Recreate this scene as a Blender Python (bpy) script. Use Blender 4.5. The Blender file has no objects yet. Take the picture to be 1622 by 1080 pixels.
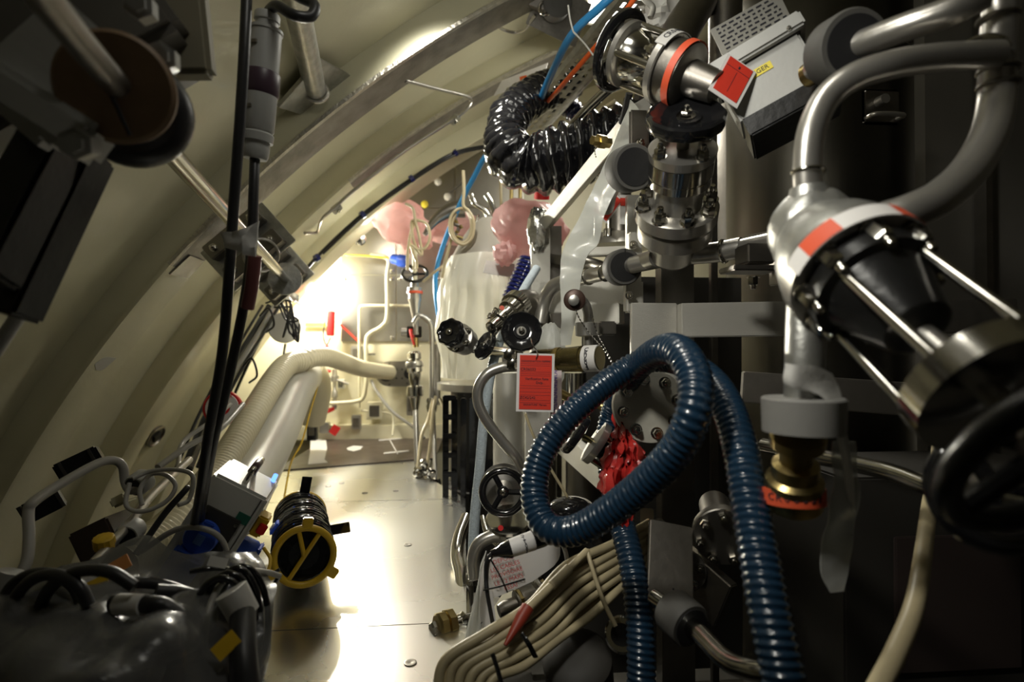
import bpy, bmesh, math, random
from mathutils import Vector, Matrix, noise
random.seed(7)
D = bpy.data; SC = bpy.context.scene; COL = SC.collection
PI = math.pi
# ---------------------------------------------------------------- camera
F = 901.0; HZ = 0.55
YAW = math.radians(4.8); PITCH = math.radians(0.64)
cam_d = D.cameras.new('camera'); cam = D.objects.new('camera', cam_d); COL.objects.link(cam)
cam.location = (0, 0, HZ); cam.rotation_euler = (PI/2 + PITCH, 0, -YAW)
cam_d.sensor_width = 36; cam_d.lens = 36*F/1622; cam_d.clip_start = 0.02; cam_d.clip_end = 50
cam_d.dof.use_dof = True; cam_d.dof.focus_distance = 1.25; cam_d.dof.aperture_fstop = 2.8
SC.camera = cam
CR = cam.rotation_euler.to_matrix(); CO = Vector((0, 0, HZ))
def P(x, y, Y):
    """the point of the place seen at pixel (x, y) at the distance Y along the hull"""
    d = CR @ Vector(((x-811)/F, (540-y)/F, -1)); return CO + d*(Y/d.y)
def S(px, Y): return px*Y/F
AX, AZ, RF, RSH = 2.165, HZ-2.311, 4.0, 4.10          # hull axis, rib face and shell radii
def HP(x, y, R=4.10):
    """the point of the hull cylinder of radius R seen at a pixel"""
    d = CR @ Vector(((x-811)/F, (540-y)/F, -1)); ox, oz = CO.x-AX, CO.z-AZ
    a = d.x**2+d.z**2; b = ox*d.x+oz*d.z; c = ox**2+oz**2-R*R
    return CO+d*((-b+math.sqrt(b*b-a*c))/a)
# ---------------------------------------------------------------- world and lights
w = D.worlds.new('world'); SC.world = w; w.use_nodes = True
w.node_tree.nodes['Background'].inputs[0].default_value = (1, .93, .75, 1)
w.node_tree.nodes['Background'].inputs[1].default_value = 0.006
SC.view_settings.view_transform = 'Standard'; SC.view_settings.look = 'None'
SC.view_settings.exposure = 0; SC.view_settings.gamma = 1
SC.view_settings.use_curve_mapping = False
SC.cycles.use_denoising = True
SC.cycles.sample_clamp_indirect = 4
SC.cycles.max_bounces = 8
def lamp(kind, name, loc, watts, color, size=.1, to=None, sy=None, spot=None):
    l = D.lights.new(name, kind); o = D.objects.new(name, l); COL.objects.link(o)
    o.location = loc; l.energy = watts; l.color = color
    if kind == 'AREA':
        l.size = size
        if sy: l.shape = 'RECTANGLE'; l.size_y = sy
    else: l.shadow_soft_size = size
    if spot: l.spot_size = math.radians(spot); l.spot_blend = .6
    if to is not None: o.rotation_euler = (Vector(to)-Vector(loc)).to_track_quat('-Z', 'Y').to_euler()
    return o
WARM = (1, .96, .82)
lamp('POINT', 'work_lamp_light', P(488, 452, 3.24), 34, WARM, .05)
lamp('SPOT', 'vessel_fill_spot', P(500, 440, 3.12), 210, WARM, .06, (.25, 2.0, .35), spot=100)  # added spot, brightens vessel and deck without washing out the wall
lamp('POINT', 'far_lamp_light', P(588, 345, 3.08), 15, WARM, .12)
lamp('AREA', 'overhead_lamp_light', (.02, .50, 1.50), 2.3, (1, .97, .87), .22, (.9, 1.2, .4), .22)
lamp('SPOT', 'front_fill_spot', (-.24, .32, 1.16), 24, (1, .97, .87), .06, (.50, 1.1, .50), spot=70)  # unseen spot added to brighten flange and rack, cone kept off the hanger
lamp('POINT', 'upper_hull_fill_light', (.22, 1.25, 1.40), 2.4, (1, .97, .86), .14)  # unseen fill light added to brighten the upper hull shell
lamp('SPOT', 'vessel_front_fill_spot', (-.12, 1.60, 1.62), 36, (1, .97, .86), .06, (.16, 2.5, .4), spot=92)  # spot added above the view to brighten the front of the vessel
lamp('AREA', 'deck_lamp_light', (.75, 2.3, 1.8), 15, (1, .96, .84), .3, (.6, 2.4, .4), .3)
# ---------------------------------------------------------------- materials
MATS = {}
def mat(name, col, rough=.5, metal=0, bump=0, bs=40, var=0, vs=6, coat=0, spec=.5, brush=None, emit=0, trans=0, alpha=1, dirt=None, tl=0):
    if name in MATS: return MATS[name]
    m = D.materials.new(name); m.use_nodes = True; nt = m.node_tree; N = nt.nodes; L = nt.links
    b = N['Principled BSDF']; b.inputs['Base Color'].default_value = (*col, 1)
    b.inputs['Roughness'].default_value = rough; b.inputs['Metallic'].default_value = metal
    b.inputs['Specular IOR Level'].default_value = spec; b.inputs['Coat Weight'].default_value = coat
    if trans: b.inputs['Transmission Weight'].default_value = trans
    if emit:
        b.inputs['Emission Color'].default_value = (*col, 1); b.inputs['Emission Strength'].default_value = emit
    tc = N.new('ShaderNodeTexCoord'); src = tc.outputs['Object']
    if brush:
        mp = N.new('ShaderNodeMapping'); mp.inputs['Scale'].default_value = brush; L.new(src, mp.inputs[0]); bsrc = mp.outputs[0]
    else: bsrc = src
    if var:
        n = N.new('ShaderNodeTexNoise'); n.inputs['Scale'].default_value = vs; n.inputs['Detail'].default_value = 6
        L.new(src, n.inputs['Vector'])
        r = N.new('ShaderNodeValToRGB'); r.color_ramp.elements[0].position = .3; r.color_ramp.elements[1].position = .7
        dc = dirt or tuple(c*(1-var) for c in col)
        r.color_ramp.elements[0].color = (*dc, 1); r.color_ramp.elements[1].color = (*col, 1)
        L.new(n.outputs[0], r.inputs[0]); L.new(r.outputs[0], b.inputs['Base Color'])
        rr = N.new('ShaderNodeMapRange'); rr.inputs['To Min'].default_value = min(1, rough*1.25); rr.inputs['To Max'].default_value = rough*.8
        L.new(n.outputs[0], rr.inputs[0]); L.new(rr.outputs[0], b.inputs['Roughness'])
    if bump:
        n2 = N.new('ShaderNodeTexNoise'); n2.inputs['Scale'].default_value = bs; n2.inputs['Detail'].default_value = 4
        L.new(bsrc, n2.inputs['Vector'])
        bp = N.new('ShaderNodeBump'); bp.inputs['Strength'].default_value = bump; bp.inputs['Distance'].default_value = .004
        L.new(n2.outputs[0], bp.inputs['Height']); L.new(bp.outputs[0], b.inputs['Normal'])
    bo = b.outputs[0]
    if tl:
        tb = N.new('ShaderNodeBsdfTranslucent'); tb.inputs[0].default_value = (*col, 1); m2 = N.new('ShaderNodeMixShader'); m2.inputs[0].default_value = tl
        L.new(b.outputs[0], m2.inputs[1]); L.new(tb.outputs[0], m2.inputs[2]); bo = m2.outputs[0]; L.new(bo, N['Material Output'].inputs[0])
    if alpha < 1:
        out = N['Material Output']; tr = N.new('ShaderNodeBsdfTransparent'); mx = N.new('ShaderNodeMixShader')
        tr.inputs[0].default_value = (*[min(1, .6+.4*c) for c in col], 1)
        lw = N.new('ShaderNodeLayerWeight'); lw.inputs[0].default_value = .35
        mr = N.new('ShaderNodeMapRange'); mr.inputs['To Min'].default_value = alpha; mr.inputs['To Max'].default_value = min(1, alpha+.45)
        L.new(lw.outputs['Facing'], mr.inputs[0]); L.new(mr.outputs[0], mx.inputs[0])
        L.new(tr.outputs[0], mx.inputs[1]); L.new(bo, mx.inputs[2]); L.new(mx.outputs[0], out.inputs[0])
    MATS[name] = m; return m
cream = mat('cream_paint', (.66, .63, .45), .32, 0, .25, 25, .12, 3, coat=.25)
cream2 = mat('cream_bulkhead_paint', (.74, .69, .50), .4, 0, .15, 20, .08, 3)
baresteel = mat('bare_grey_steel', (.30, .28, .25), .45, .7, .4, 60, .35, 14)
weldsteel = mat('rough_weld_metal', (.62, .59, .52), .3, .8, 1.0, 90, .3, 30)
steel = mat('stainless_steel', (.52, .50, .46), .30, .82, .06, 90, .15, 12)
steel2 = mat('stainless_polished', (.60, .58, .53), .14, 1, .03, 60, .1, 10)
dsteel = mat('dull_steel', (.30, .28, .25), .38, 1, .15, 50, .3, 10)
galv = mat('galvanised_steel', (.52, .52, .49), .38, .85, .25, 70, .3, 40)
alu = mat('brushed_aluminium', (.66, .64, .58), .36, .45, .25, 30, .18, 6, brush=(4, 60, 60))
plate = mat('floor_plate_metal', (.80, .80, .77), .27, 1, 0, 30, .05, 2)
panelst = mat('bulkhead_panel_steel', (.36, .34, .30), .33, 1, .12, 5, .15, 3)
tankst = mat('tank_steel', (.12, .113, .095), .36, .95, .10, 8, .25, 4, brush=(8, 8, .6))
brass = mat('aged_brass', (.52, .40, .17), .3, 1, .08, 60, .3, 15)
gold = mat('olive_gold_sleeve', (.30, .25, .12), .26, 1, .04, 60, .2, 15)
blackg = mat('black_gloss_plastic', (.010, .010, .011), .13, 0, coat=.5)
blackr = mat('black_rubber', (.016, .016, .017), .42, 0, .1, 60)
blackm = mat('black_painted_metal', (.012, .012, .012), .3, .2, .2, 50)
blackfilm = mat('black_film', (.010, .010, .012), .16, 0, .5, 28, coat=.6)
greyrub = mat('grey_rubber_clamp', (.085, .082, .075), .6, 0, .1, 80, .15, 12)
bluehose = mat('blue_hose_plastic', (.009, .030, .060), .27, 0, .08, 60, .2, 20, coat=.4)
blueair = mat('bright_blue_hose', (.03, .22, .50), .3, 0)
blueplug = mat('blue_plug_plastic', (.03, .09, .50), .35, 0)
bluedark = mat('dark_blue_plastic', (.010, .014, .10), .15, 0, coat=.5)
orange = mat('orange_cable', (.75, .12, .02), .4)
red = mat('red_card', (.66, .045, .025), .45, 0, .05, 10, .10, 30)
redp = mat('red_plastic', (.60, .02, .02), .35)
redfilm = mat('red_plastic_film', (.62, .05, .04), .25, 0, .6, 30, .4, 22, coat=.4, dirt=(.38, .012, .012))
redtape = mat('red_orange_tape', (.72, .10, .04), .45)
white = mat('white_card', (.72, .70, .68), .5)
whitep = mat('white_plastic', (.70, .68, .60), .35)
creamhose = mat('cream_hose_plastic', (.66, .60, .42), .4, 0, .1, 40)
creamcable = mat('cream_cable_jacket', (.52, .44, .27), .4, 0, .08, 60, .15, 20)
greycable = mat('grey_cable_jacket', (.34, .33, .30), .4)
greyp = mat('grey_plastic', (.42, .42, .40), .42, 0, .08, 120, .06, 10)
boxgrey = mat('grey_enamel', (.55, .55, .52), .4, 0, .1, 160)
yellow = mat('yellow_plastic', (.66, .42, .02), .38, 0, .1, 50, .2, 20)
yellowtape = mat('yellow_sticker', (.75, .62, .05), .5)
purple = mat('dark_purple_band', (.055, .03, .045), .4)
brown = mat('brown_board', (.075, .055, .045), .35, 0, .1, 10, .2, 12)
pheno = mat('brown_resin_disc', (.23, .145, .075), .6, 0, .2, 40, .2, 20)
duct = mat('silver_duct_skin', (.58, .57, .52), .33, .35, .1, 12, .1, 5)
pink = mat('pink_film', (.84, .56, .54), .3, 0, .7, 16, .15, 12, coat=.3, tl=.45, alpha=.85)
clearf = mat('clear_film', (.62, .63, .60), .18, 0, .7, 18, coat=.5, alpha=.30)
milkf = mat('milky_film', (.78, .79, .76), .28, 0, .5, 22, coat=.3, alpha=.66, tl=.4)
sheetf = mat('white_sheet_film', (.94, .92, .82), .3, 0, .3, 14, coat=.3, alpha=.9, tl=.4)
bagf = mat('grey_bag_film', (.20, .20, .195), .26, 0, .8, 24, coat=.2, alpha=.28)
braid = mat('braided_clear_hose', (.42, .52, .62), .25, 0, .8, 260, .25, 180, coat=.4, alpha=.85)
strapw = mat('pale_blue_strap', (.50, .58, .64), .5, 0, .8, 300, .2, 150)
foil = mat('crumpled_foil', (.75, .74, .70), .22, .9, 1.0, 40)
tape = mat('white_adhesive_tape', (.58, .57, .54), .5, 0, .3, 50)
ink = mat('black_ink', (.02, .02, .03), .6)
inkp = mat('violet_ink', (.16, .10, .35), .6)
inkr = mat('red_ink', (.55, .10, .10), .6)
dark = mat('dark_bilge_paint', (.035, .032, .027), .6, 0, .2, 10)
greypaint = mat('grey_wall_paint', (.17, .16, .14), .55, 0, .15, 12, .15, 4)
green = mat('green_label', (.02, .12, .08), .5)
skyb = mat('blue_indicator', (.10, .25, .9), .3, emit=3)
lampm = mat('lamp_lens', (1, .93, .74), .3, emit=30)
lampw = mat('lamp_diffuser', (1, .97, .86), .3, emit=7)
# ---------------------------------------------------------------- mesh building
def fr(o, z, x=None):
    z = Vector(z).normalized(); h = Vector(x) if x is not None else (Vector((0, 0, 1)) if abs(z.z) < .9 else Vector((1, 0, 0)))
    if (h - z*h.dot(z)).length < 1e-3: h = Vector((1, 0, 0)) if abs(z.x) < .9 else Vector((0, 1, 0))
    xa = (h - z*h.dot(z)).normalized(); ya = z.cross(xa)
    m = Matrix((xa, ya, z)).transposed().to_4x4(); m.translation = Vector(o); return m
def spline(pts, sub=8):
    pts = [Vector(p) for p in pts]
    if len(pts) < 3: return [pts[0].lerp(pts[-1], i/sub) for i in range(sub+1)]
    q = [pts[0]*2-pts[1]] + pts + [pts[-1]*2-pts[-2]]; out = []
    for i in range(1, len(q)-2):
        a, b, c, d = q[i-1:i+3]
        for k in range(sub):
            t = k/sub
            out.append(.5*((2*b) + (c-a)*t + (2*a-5*b+4*c-d)*t*t + (3*b-a-3*c+d)*t**3))
    out.append(pts[-1]); return out
def resample(pts, step):
    L = [0]
    for a, b in zip(pts, pts[1:]): L.append(L[-1]+(b-a).length)
    n = max(2, int(L[-1]/step)); out = []; j = 0
    for i in range(n+1):
        s = L[-1]*i/n
        while j < len(L)-2 and L[j+1] < s: j += 1
        t = (s-L[j])/max(1e-9, L[j+1]-L[j]); out.append((pts[j].lerp(pts[j+1], t), s, i/n))
    return out
class MB:
    def __init__(s): s.bm = bmesh.new(); s.M = Matrix()
    def v(s, c): return s.bm.verts.new(s.M @ Vector(c))
    def face(s, vs, mi=0, flat=False):
        try: f = s.bm.faces.new(vs)
        except ValueError: return None
        f.material_index = mi; f.smooth = not flat; return f
    def grid(s, rows, cu=False, cv=False, mi=0):
        R = [[s.v(c) for c in r] for r in rows]; n = len(R); m = len(R[0])
        for i in range(n if cu else n-1):
            for j in range(m if cv else m-1):
                a, b = R[i], R[(i+1) % n]
                s.face([a[j], a[(j+1) % m], b[(j+1) % m], b[j]], mi)
        return R
    def lathe(s, prof, seg=32, M=None, cap=True, lobes=0, la=.06, mi=0):
        old = s.M; s.M = old @ M if M is not None else old
        rows = []
        for z, r in prof:
            rows.append([(r*(1+(la*math.cos(lobes*2*PI*j/seg) if lobes else 0))*math.cos(2*PI*j/seg), r*(1+(la*math.cos(lobes*2*PI*j/seg) if lobes else 0))*math.sin(2*PI*j/seg), z) for j in range(seg)])
        R = s.grid(rows, cv=True, mi=mi)
        if cap:
            s.face(list(reversed(R[0])), mi); s.face(R[-1], mi)
        s.M = old; return s
    def cyl(s, a, b, r, r2=None, seg=20):
        a, b = Vector(a), Vector(b); return s.lathe([(0, r), ((b-a).length, r if r2 is None else r2)], seg, fr(a, b-a))
    def box(s, c, size, M=None, bev=0):
        t = bmesh.new(); bmesh.ops.create_cube(t, size=1)
        bmesh.ops.scale(t, vec=size, verts=t.verts)
        if bev: bmesh.ops.bevel(t, geom=t.edges[:], offset=bev, segments=2, affect='EDGES')
        mm = s.M @ (M if M is not None else Matrix()) @ Matrix.Translation(c)
        mp = {v: s.bm.verts.new(mm @ v.co) for v in t.verts}
        for f in t.faces: s.face([mp[v] for v in f.verts])
        t.free(); return s
    def prism(s, pts, depth, M=None):
        """outline in the xy plane, extruded along z from 0 to depth"""
        old = s.M; s.M = old @ M if M is not None else old
        a = [s.v((x, y, 0)) for x, y in pts]; b = [s.v((x, y, depth)) for x, y in pts]
        s.face(list(reversed(a))); s.face(b); n = len(a)
        for i in range(n): s.face([a[i], a[(i+1) % n], b[(i+1) % n], b[i]])
        s.M = old; return s
    def sweep(s, pts, rf, seg=12, step=None, sub=8, cap=True, smooth=True, flat=1.0, up=None, closed=False):
        """tube along pts; rf a number or a function (arc length, fraction, angle) -> radius"""
        pl = spline(pts, sub) if smooth else [Vector(p) for p in pts]
        if step: fr3 = resample(pl, step)
        else:
            L = 0; fr3 = [(pl[0], 0, 0)]; tot = sum((b-a).length for a, b in zip(pl, pl[1:]))
            for a, b in zip(pl, pl[1:]): L += (b-a).length; fr3.append((b, L, L/tot))
        ps = [f[0] for f in fr3]; n = len(ps); rows = []
        t0 = (ps[1]-ps[0]).normalized(); h = Vector(up) if up is not None else (Vector((0, 0, 1)) if abs(t0.z) < .9 else Vector((1, 0, 0)))
        x = (h-t0*h.dot(t0)).normalized()
        for i in range(n):
            t = (ps[min(i+1, n-1)]-ps[max(i-1, 0)])
            if t.length < 1e-9: t = t0
            t.normalize(); x = (x-t*x.dot(t)).normalized(); y = t.cross(x)
            row = []
            for j in range(seg):
                a = 2*PI*j/seg; r = rf(fr3[i][1], fr3[i][2], a) if callable(rf) else rf
                row.append(ps[i] + x*(math.cos(a)*r) + y*(math.sin(a)*r*flat))
            rows.append(row)
        R = s.grid(rows, cv=True)
        if cap: s.face(list(reversed(R[0]))); s.face(R[-1])
        return s
    def torus(s, R, r, M=None, seg=40, s2=12, rz=None):
        old = s.M; s.M = old @ M if M is not None else old; rz = rz or r
        s.grid([[((R+r*math.cos(2*PI*j/s2))*math.cos(2*PI*i/seg), (R+r*math.cos(2*PI*j/s2))*math.sin(2*PI*i/seg), rz*math.sin(2*PI*j/s2)) for j in range(s2)] for i in range(seg)], True, True)
        s.M = old; return s
    def blob(s, c, rad, M=None, amp=.15, freq=3, seg=28, seed=0, power=1):
        old = s.M; s.M = old @ Matrix.Translation(c) @ (M or Matrix()); rows = []
        for i in range(1, seg//2):
            ph = PI*i/(seg//2); row = []
            for j in range(seg):
                th = 2*PI*j/seg; d = Vector((math.sin(ph)*math.cos(th), math.sin(ph)*math.sin(th), math.cos(ph)))
                k = 1+amp*noise.noise(d*freq+Vector((seed, seed*1.7, 0)))+amp*.5*abs(noise.noise(d*freq*2.3+Vector((0, seed, 3))))
                row.append((d.x*rad[0]*k, d.y*rad[1]*k, d.z*rad[2]*k))
            rows.append(row)
        R = s.grid(rows, cv=True); s.face(R[0]); s.face(list(reversed(R[-1]))); s.M = old; return s
    def sheet(s, rows, th=.001, sub=4, wr=0, wf=20, seed=0):
        """a thin skin through rows of points, with thickness and wrinkles"""
        R = [spline(r, sub) for r in rows]; m = len(R[0])
        C = [spline([r[j] for r in R], sub) for j in range(m)]
        G = [[C[j][i].copy() for j in range(m)] for i in range(len(C[0]))]
        n = len(G); out = []; back = []
        for i in range(n):
            ro, rb = [], []
            for j in range(m):
                du = G[min(i+1, n-1)][j]-G[max(i-1, 0)][j]; dv = G[i][min(j+1, m-1)]-G[i][max(j-1, 0)]
                nn = du.cross(dv); nn = nn.normalized() if nn.length > 1e-12 else Vector((0, 0, 1))
                p = G[i][j] + nn*(wr*noise.noise(G[i][j]*wf+Vector((seed, 0, 0))))
                ro.append(p+nn*th/2); rb.append(p-nn*th/2)
            out.append(ro); back.append(rb)
        A = s.grid(out); B = [[s.v(c) for c in r] for r in back]
        for i in range(n-1):
            for j in range(m-1): s.face([B[i][j], B[i+1][j], B[i+1][j+1], B[i][j+1]])
        per = [(0, j) for j in range(m)]+[(i, m-1) for i in range(1, n)]+[(n-1, j) for j in range(m-2, -1, -1)]+[(i, 0) for i in range(n-2, 0, -1)]
        for k in range(len(per)):
            a, b = per[k], per[(k+1) % len(per)]
            s.face([A[a[0]][a[1]], B[a[0]][a[1]], B[b[0]][b[1]], A[b[0]][b[1]]])
        return s
    def text(s, string, size, M, align='CENTER', depth=.0003):
        cu = D.curves.new('t', 'FONT'); cu.body = string; cu.size = size; cu.align_x = align; cu.align_y = 'CENTER'; cu.extrude = depth
        cu.resolution_u = 2
        ob = D.objects.new('t', cu); me = ob.to_mesh()
        vs = [s.bm.verts.new(s.M @ M @ v.co) for v in me.vertices]
        for p in me.polygons: s.face([vs[i] for i in p.vertices], flat=True)
        ob.to_mesh_clear(); D.objects.remove(ob); D.curves.remove(cu); return s
    def bounds(s):
        cs = [v.co for v in s.bm.verts]
        lo = Vector([min(c[i] for c in cs) for i in range(3)]); hi = Vector([max(c[i] for c in cs) for i in range(3)])
        return Vector(((lo.x+hi.x)/2, (lo.y+hi.y)/2, lo.z))
    def make(s, name, mats, base):
        bmesh.ops.translate(s.bm, vec=-base, verts=s.bm.verts)
        bmesh.ops.recalc_face_normals(s.bm, faces=s.bm.faces[:])
        me = D.meshes.new(name); s.bm.to_mesh(me); s.bm.free()
        for m in (mats if isinstance(mats, (list, tuple)) else [mats]): me.materials.append(m)
        me.set_sharp_from_angle(angle=math.radians(38))
        o = D.objects.new(name, me); COL.objects.link(o); return o
def tagp(o, label, cat, group=None, kind=None):
    o['label'] = label; o['category'] = cat
    if group: o['group'] = group
    o['kind'] = kind or 'thing'
def single(name, label, cat, mb, mt, group=None, kind=None):
    b = mb.bounds(); o = mb.make(name, mt, b); o.location = b; tagp(o, label, cat, group, kind); return o
def struct(name, mb, mt):
    b = mb.bounds(); o = mb.make(name, mt, b); o.location = b; o['kind'] = 'structure'; return o
class Thing:
    def __init__(s, name, label, cat, group=None):
        s.e = D.objects.new(name, None); s.e.empty_display_size = .05; COL.objects.link(s.e); s.base = None
        tagp(s.e, label, cat, group)
    def part(s, name, mb, mt, parent=None, label=None):
        if s.base is None: s.base = mb.bounds(); s.e.location = s.base
        o = mb.make(name, mt, s.base); o.parent = parent or s.e
        if label: o['label'] = label
        return o
    def hexbolts(s, M, R, n, size, parent=None, ph=0, mt=None, h=None, skip=(), name='bolt'):
        for k in range(n):
            if k in skip: continue
            a = ph+2*PI*k/n; mb = MB(); c = M @ Matrix.Translation((R*math.cos(a), R*math.sin(a), 0)) @ Matrix.Rotation(a*1.7, 4, 'Z')
            hh = h or size*.8
            mb.lathe([(0, size*.72), (size*.12, size*.72)], 16, c); mb.lathe([(size*.12, size*.56), (size*.12+hh*.85, size*.56), (size*.12+hh, size*.48)], 6, c)
            mb.lathe([(size*.1+hh, size*.3), (size*.1+hh*1.5, size*.3), (size*.1+hh*1.6, size*.24)], 10, c)
            s.part(name, mb, mt or steel2, parent)
def tube(name, label, cat, pts, r, mt, group=None, seg=12, sub=8, smooth=True, step=None):
    return single(name, label, cat, MB().sweep(pts, r, seg, step, sub, smooth=smooth), mt, group)
def PL(*a): return [P(*p) for p in a]
def handwheel(T, M, R, style, mt=blackg, name='handwheel', nut=True, thick=None):
    """a wheel around the local z axis of M"""
    th = thick or R*.13; mb = MB()
    if style == 'spoke':
        mb.torus(R-th, th, M)
        for k in range(3):
            a = 2*PI*k/3+.5; mb.sweep([M @ Vector((math.cos(a)*R*.15, math.sin(a)*R*.15, -R*.05)), M @ Vector((math.cos(a)*R*.5, math.sin(a)*R*.5, -R*.03)), M @ Vector((math.cos(a)*(R-th), math.sin(a)*(R-th), 0))], th*.8, 8)
        mb.lathe([(-R*.18, R*.2), (R*.06, R*.24), (R*.1, R*.2)], 24, M)
    elif style == 'dish':
        mb.lathe([(-R*.42, R*.25), (-R*.36, R*.8), (-R*.30, R*.95), (-R*.16, R), (0, R*.98), (R*.05, R*.92), (R*.02, R*.86), (-R*.12, R*.55), (-R*.13, R*.40), (-R*.06, R*.38), (-R*.06, R*.2), (-R*.08, R*.18)], 56, M, lobes=12, la=.012)
    elif style == 'knob':
        mb.lathe([(-R*.75, R*.45), (-R*.6, R*.85), (-R*.45, R), (-R*.12, R), (0, R*.93), (R*.02, R*.8), (-R*.1, R*.6), (-R*.1, R*.3)], 64, M, lobes=8, la=.045)
    elif style == 'holes':
        nseg = 60
        def ok(i, j):
            a = i/nseg*4 % 1
            return not (2 <= j < 5 and .2 < a < .72)
        rr = [.18, .32, .46, .58, .70, .78, .86, .94, 1.0]; pro = [.0, .0, .0, .0, 0, .03, .08, .06, 0]
        top = [[mb.v(M @ Vector((R*q*math.cos(2*PI*i/nseg), R*q*math.sin(2*PI*i/nseg), R*(z+.04)))) for q, z in zip(rr, pro)] for i in range(nseg)]
        bot = [[mb.v(M @ Vector((R*q*math.cos(2*PI*i/nseg), R*q*math.sin(2*PI*i/nseg), -R*(z+.06)))) for q, z in zip(rr, pro)] for i in range(nseg)]
        m = len(rr)
        for i in range(nseg):
            i2 = (i+1) % nseg
            for j in range(m-1):
                if ok(i, j):
                    mb.face([top[i][j], top[i][j+1], top[i2][j+1], top[i2][j]]); mb.face([bot[i][j], bot[i2][j], bot[i2][j+1], bot[i][j+1]])
                    if j == 0: mb.face([top[i][0], top[i2][0], bot[i2][0], bot[i][0]])
                    if j == m-2: mb.face([top[i][m-1], bot[i][m-1], bot[i2][m-1], top[i2][m-1]])
                    for jj, ed in ((j-1, j), (j+1, j+1)):
                        if 0 <= jj < m-1 and not ok(i, jj): mb.face([top[i][ed], top[i2][ed], bot[i2][ed], bot[i][ed]])
                    for ii, ed in ((i-1, i), (i2, i2)):
                        if not ok(ii % nseg, j): mb.face([top[ed][j], top[ed][j+1], bot[ed][j+1], bot[ed][j]])
    w = T.part(name, mb, mt)
    if nut:
        nb = MB(); nb.lathe([(0, R*.24), (R*.03, R*.24)], 20, M @ Matrix.Translation((0, 0, R*(.0 if style != 'dish' else -.06))))
        nb.lathe([(0, R*.15), (R*.10, R*.15), (R*.12, R*.12)], 6, M); nb.lathe([(R*.1, R*.07), (R*.2, R*.07), (R*.22, R*.05)], 10, M)
        T.part('nut', nb, steel2, w)
    return w
# ================================================================ the setting
def hp(th, r, y): return Vector((AX+r*math.cos(th), y, AZ+r*math.sin(th)))
def rad(d): return math.radians(d)
mb = MB(); n = 120
th = [rad(45+150*i/n) for i in range(n+1)]
ys = [-1.2, 0, .8, 1.99, 2.6, 3.2, 3.6]
mb.grid([[hp(t, RSH, y) for t in th] for y in ys]); mb.grid([[hp(t, RSH+.06, y) for t in th] for y in ys])
struct('wall_left', mb, cream)
for k, (y0, y1, bare) in enumerate(((1.845, 1.988, 140.3), (2.43, 2.535, 131), (3.02, 3.20, 0))):
    mb = MB(); N = 160; T0, T1 = 50, 190
    for i in range(N):
        a, b = rad(T0+(T1-T0)*i/N), rad(T0+(T1-T0)*(i+1)/N); mid = T0+(T1-T0)*(i+.5)/N
        m = 1 if mid < bare else 0
        prof = [(y0, RSH+.03), (y0, RF+.014), (y0-.012, RF+.012), (y0-.012, RF), (y0, RF-.003), (y1, RF-.003), (y1, RSH+.03)]
        for q in range(len(prof)-1):
            (ya, ra), (yb, rb) = prof[q], prof[q+1]
            mi = 0 if q in (0, 5) or m == 0 else (2 if q in (1, 2, 3) else 1)
            mb.face([mb.v(hp(a, ra, ya)), mb.v(hp(b, ra, ya)), mb.v(hp(b, rb, yb)), mb.v(hp(a, rb, yb))], mi)
    bmesh.ops.remove_doubles(mb.bm, verts=mb.bm.verts, dist=1e-5)
    struct('trim_%d' % (k+1), mb, [cream, baresteel, weldsteel])
# end bulkhead, machinery side wall, bilge and the space behind
mb = MB(); mb.box((.2, 3.53, .6), (5.4, .06, 3.6)); struct('wall_back', mb, cream2)
mb = MB(); mb.box((2.35, 1.2, .6), (.06, 5.4, 3.6)); struct('wall_right', mb, greypaint)
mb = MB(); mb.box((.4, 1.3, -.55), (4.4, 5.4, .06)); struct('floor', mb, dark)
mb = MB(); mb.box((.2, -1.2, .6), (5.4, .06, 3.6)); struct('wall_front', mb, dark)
# deck plates
def deck(outline, label, mt, z=0, th=.004, screws=(), group=None):
    T = Thing('deck_plate', label, 'deck plate', group)
    mb = MB(); mb.prism(outline, th, Matrix.Translation((0, 0, z-th))); T.part('panel', mb, mt)
    for x, y in screws:
        s_ = MB(); s_.lathe([(-.001, .011), (.0015, .011), (.002, .008), (.0008, .003)], 20, Matrix.Translation((x, y, z))); T.part('screw', s_, dsteel)
    return T
XL, XR = -.84, .005
ysm = P(560, 993, 1).y; 
def fx(px, py):
    """point of the deck (z=0) seen at a pixel"""
    d = CR @ Vector(((px-811)/F, (540-py)/F, -1)); t = -HZ/d.z; p = CO+d*t; return (p.x, p.y)
a = fx(430, 1001); b = fx(700, 986); c = fx(728, 790); d = fx(520, 760); e = fx(668, 755); f = fx(682, 728); g = fx(462, 748)
deck([(XL, -.4), (XR, -.4), (XR, b[1]-.002), (XL, a[1]-.002)], 'bright metal deck plate nearest, under the grey cable bag', plate, screws=[fx(650, 1050)])
deck([(XL, a[1]+.001), (XR, b[1]+.001), (XR, c[1]-.001), (XL, c[1]-.001)], 'scratched bright metal deck plate with a cable reel standing on it', plate, screws=[fx(646, 863), fx(520, 770), fx(578, 781), fx(627, 777), fx(712, 800)])
deck([(XL, c[1]+.001), (XR, c[1]+.004), (e[0]+.02, e[1]), (f[0], f[1]), (XL, f[1])], 'cut-cornered metal deck plate beside the brown board', plate, screws=[fx(541, 765)])
T = Thing('brown_floor_board', 'dark brown board with white patches at the foot of the end wall', 'floor board')
mb = MB(); mb.prism([(g[0]-.08, g[1]+.02), (f[0]+.02, f[1]+.015), (f[0]+.05, 3.88), (XL+.02, 3.49)], .012, Matrix.Translation((0, 0, -.006))); T.part('board', mb, brown)
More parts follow.
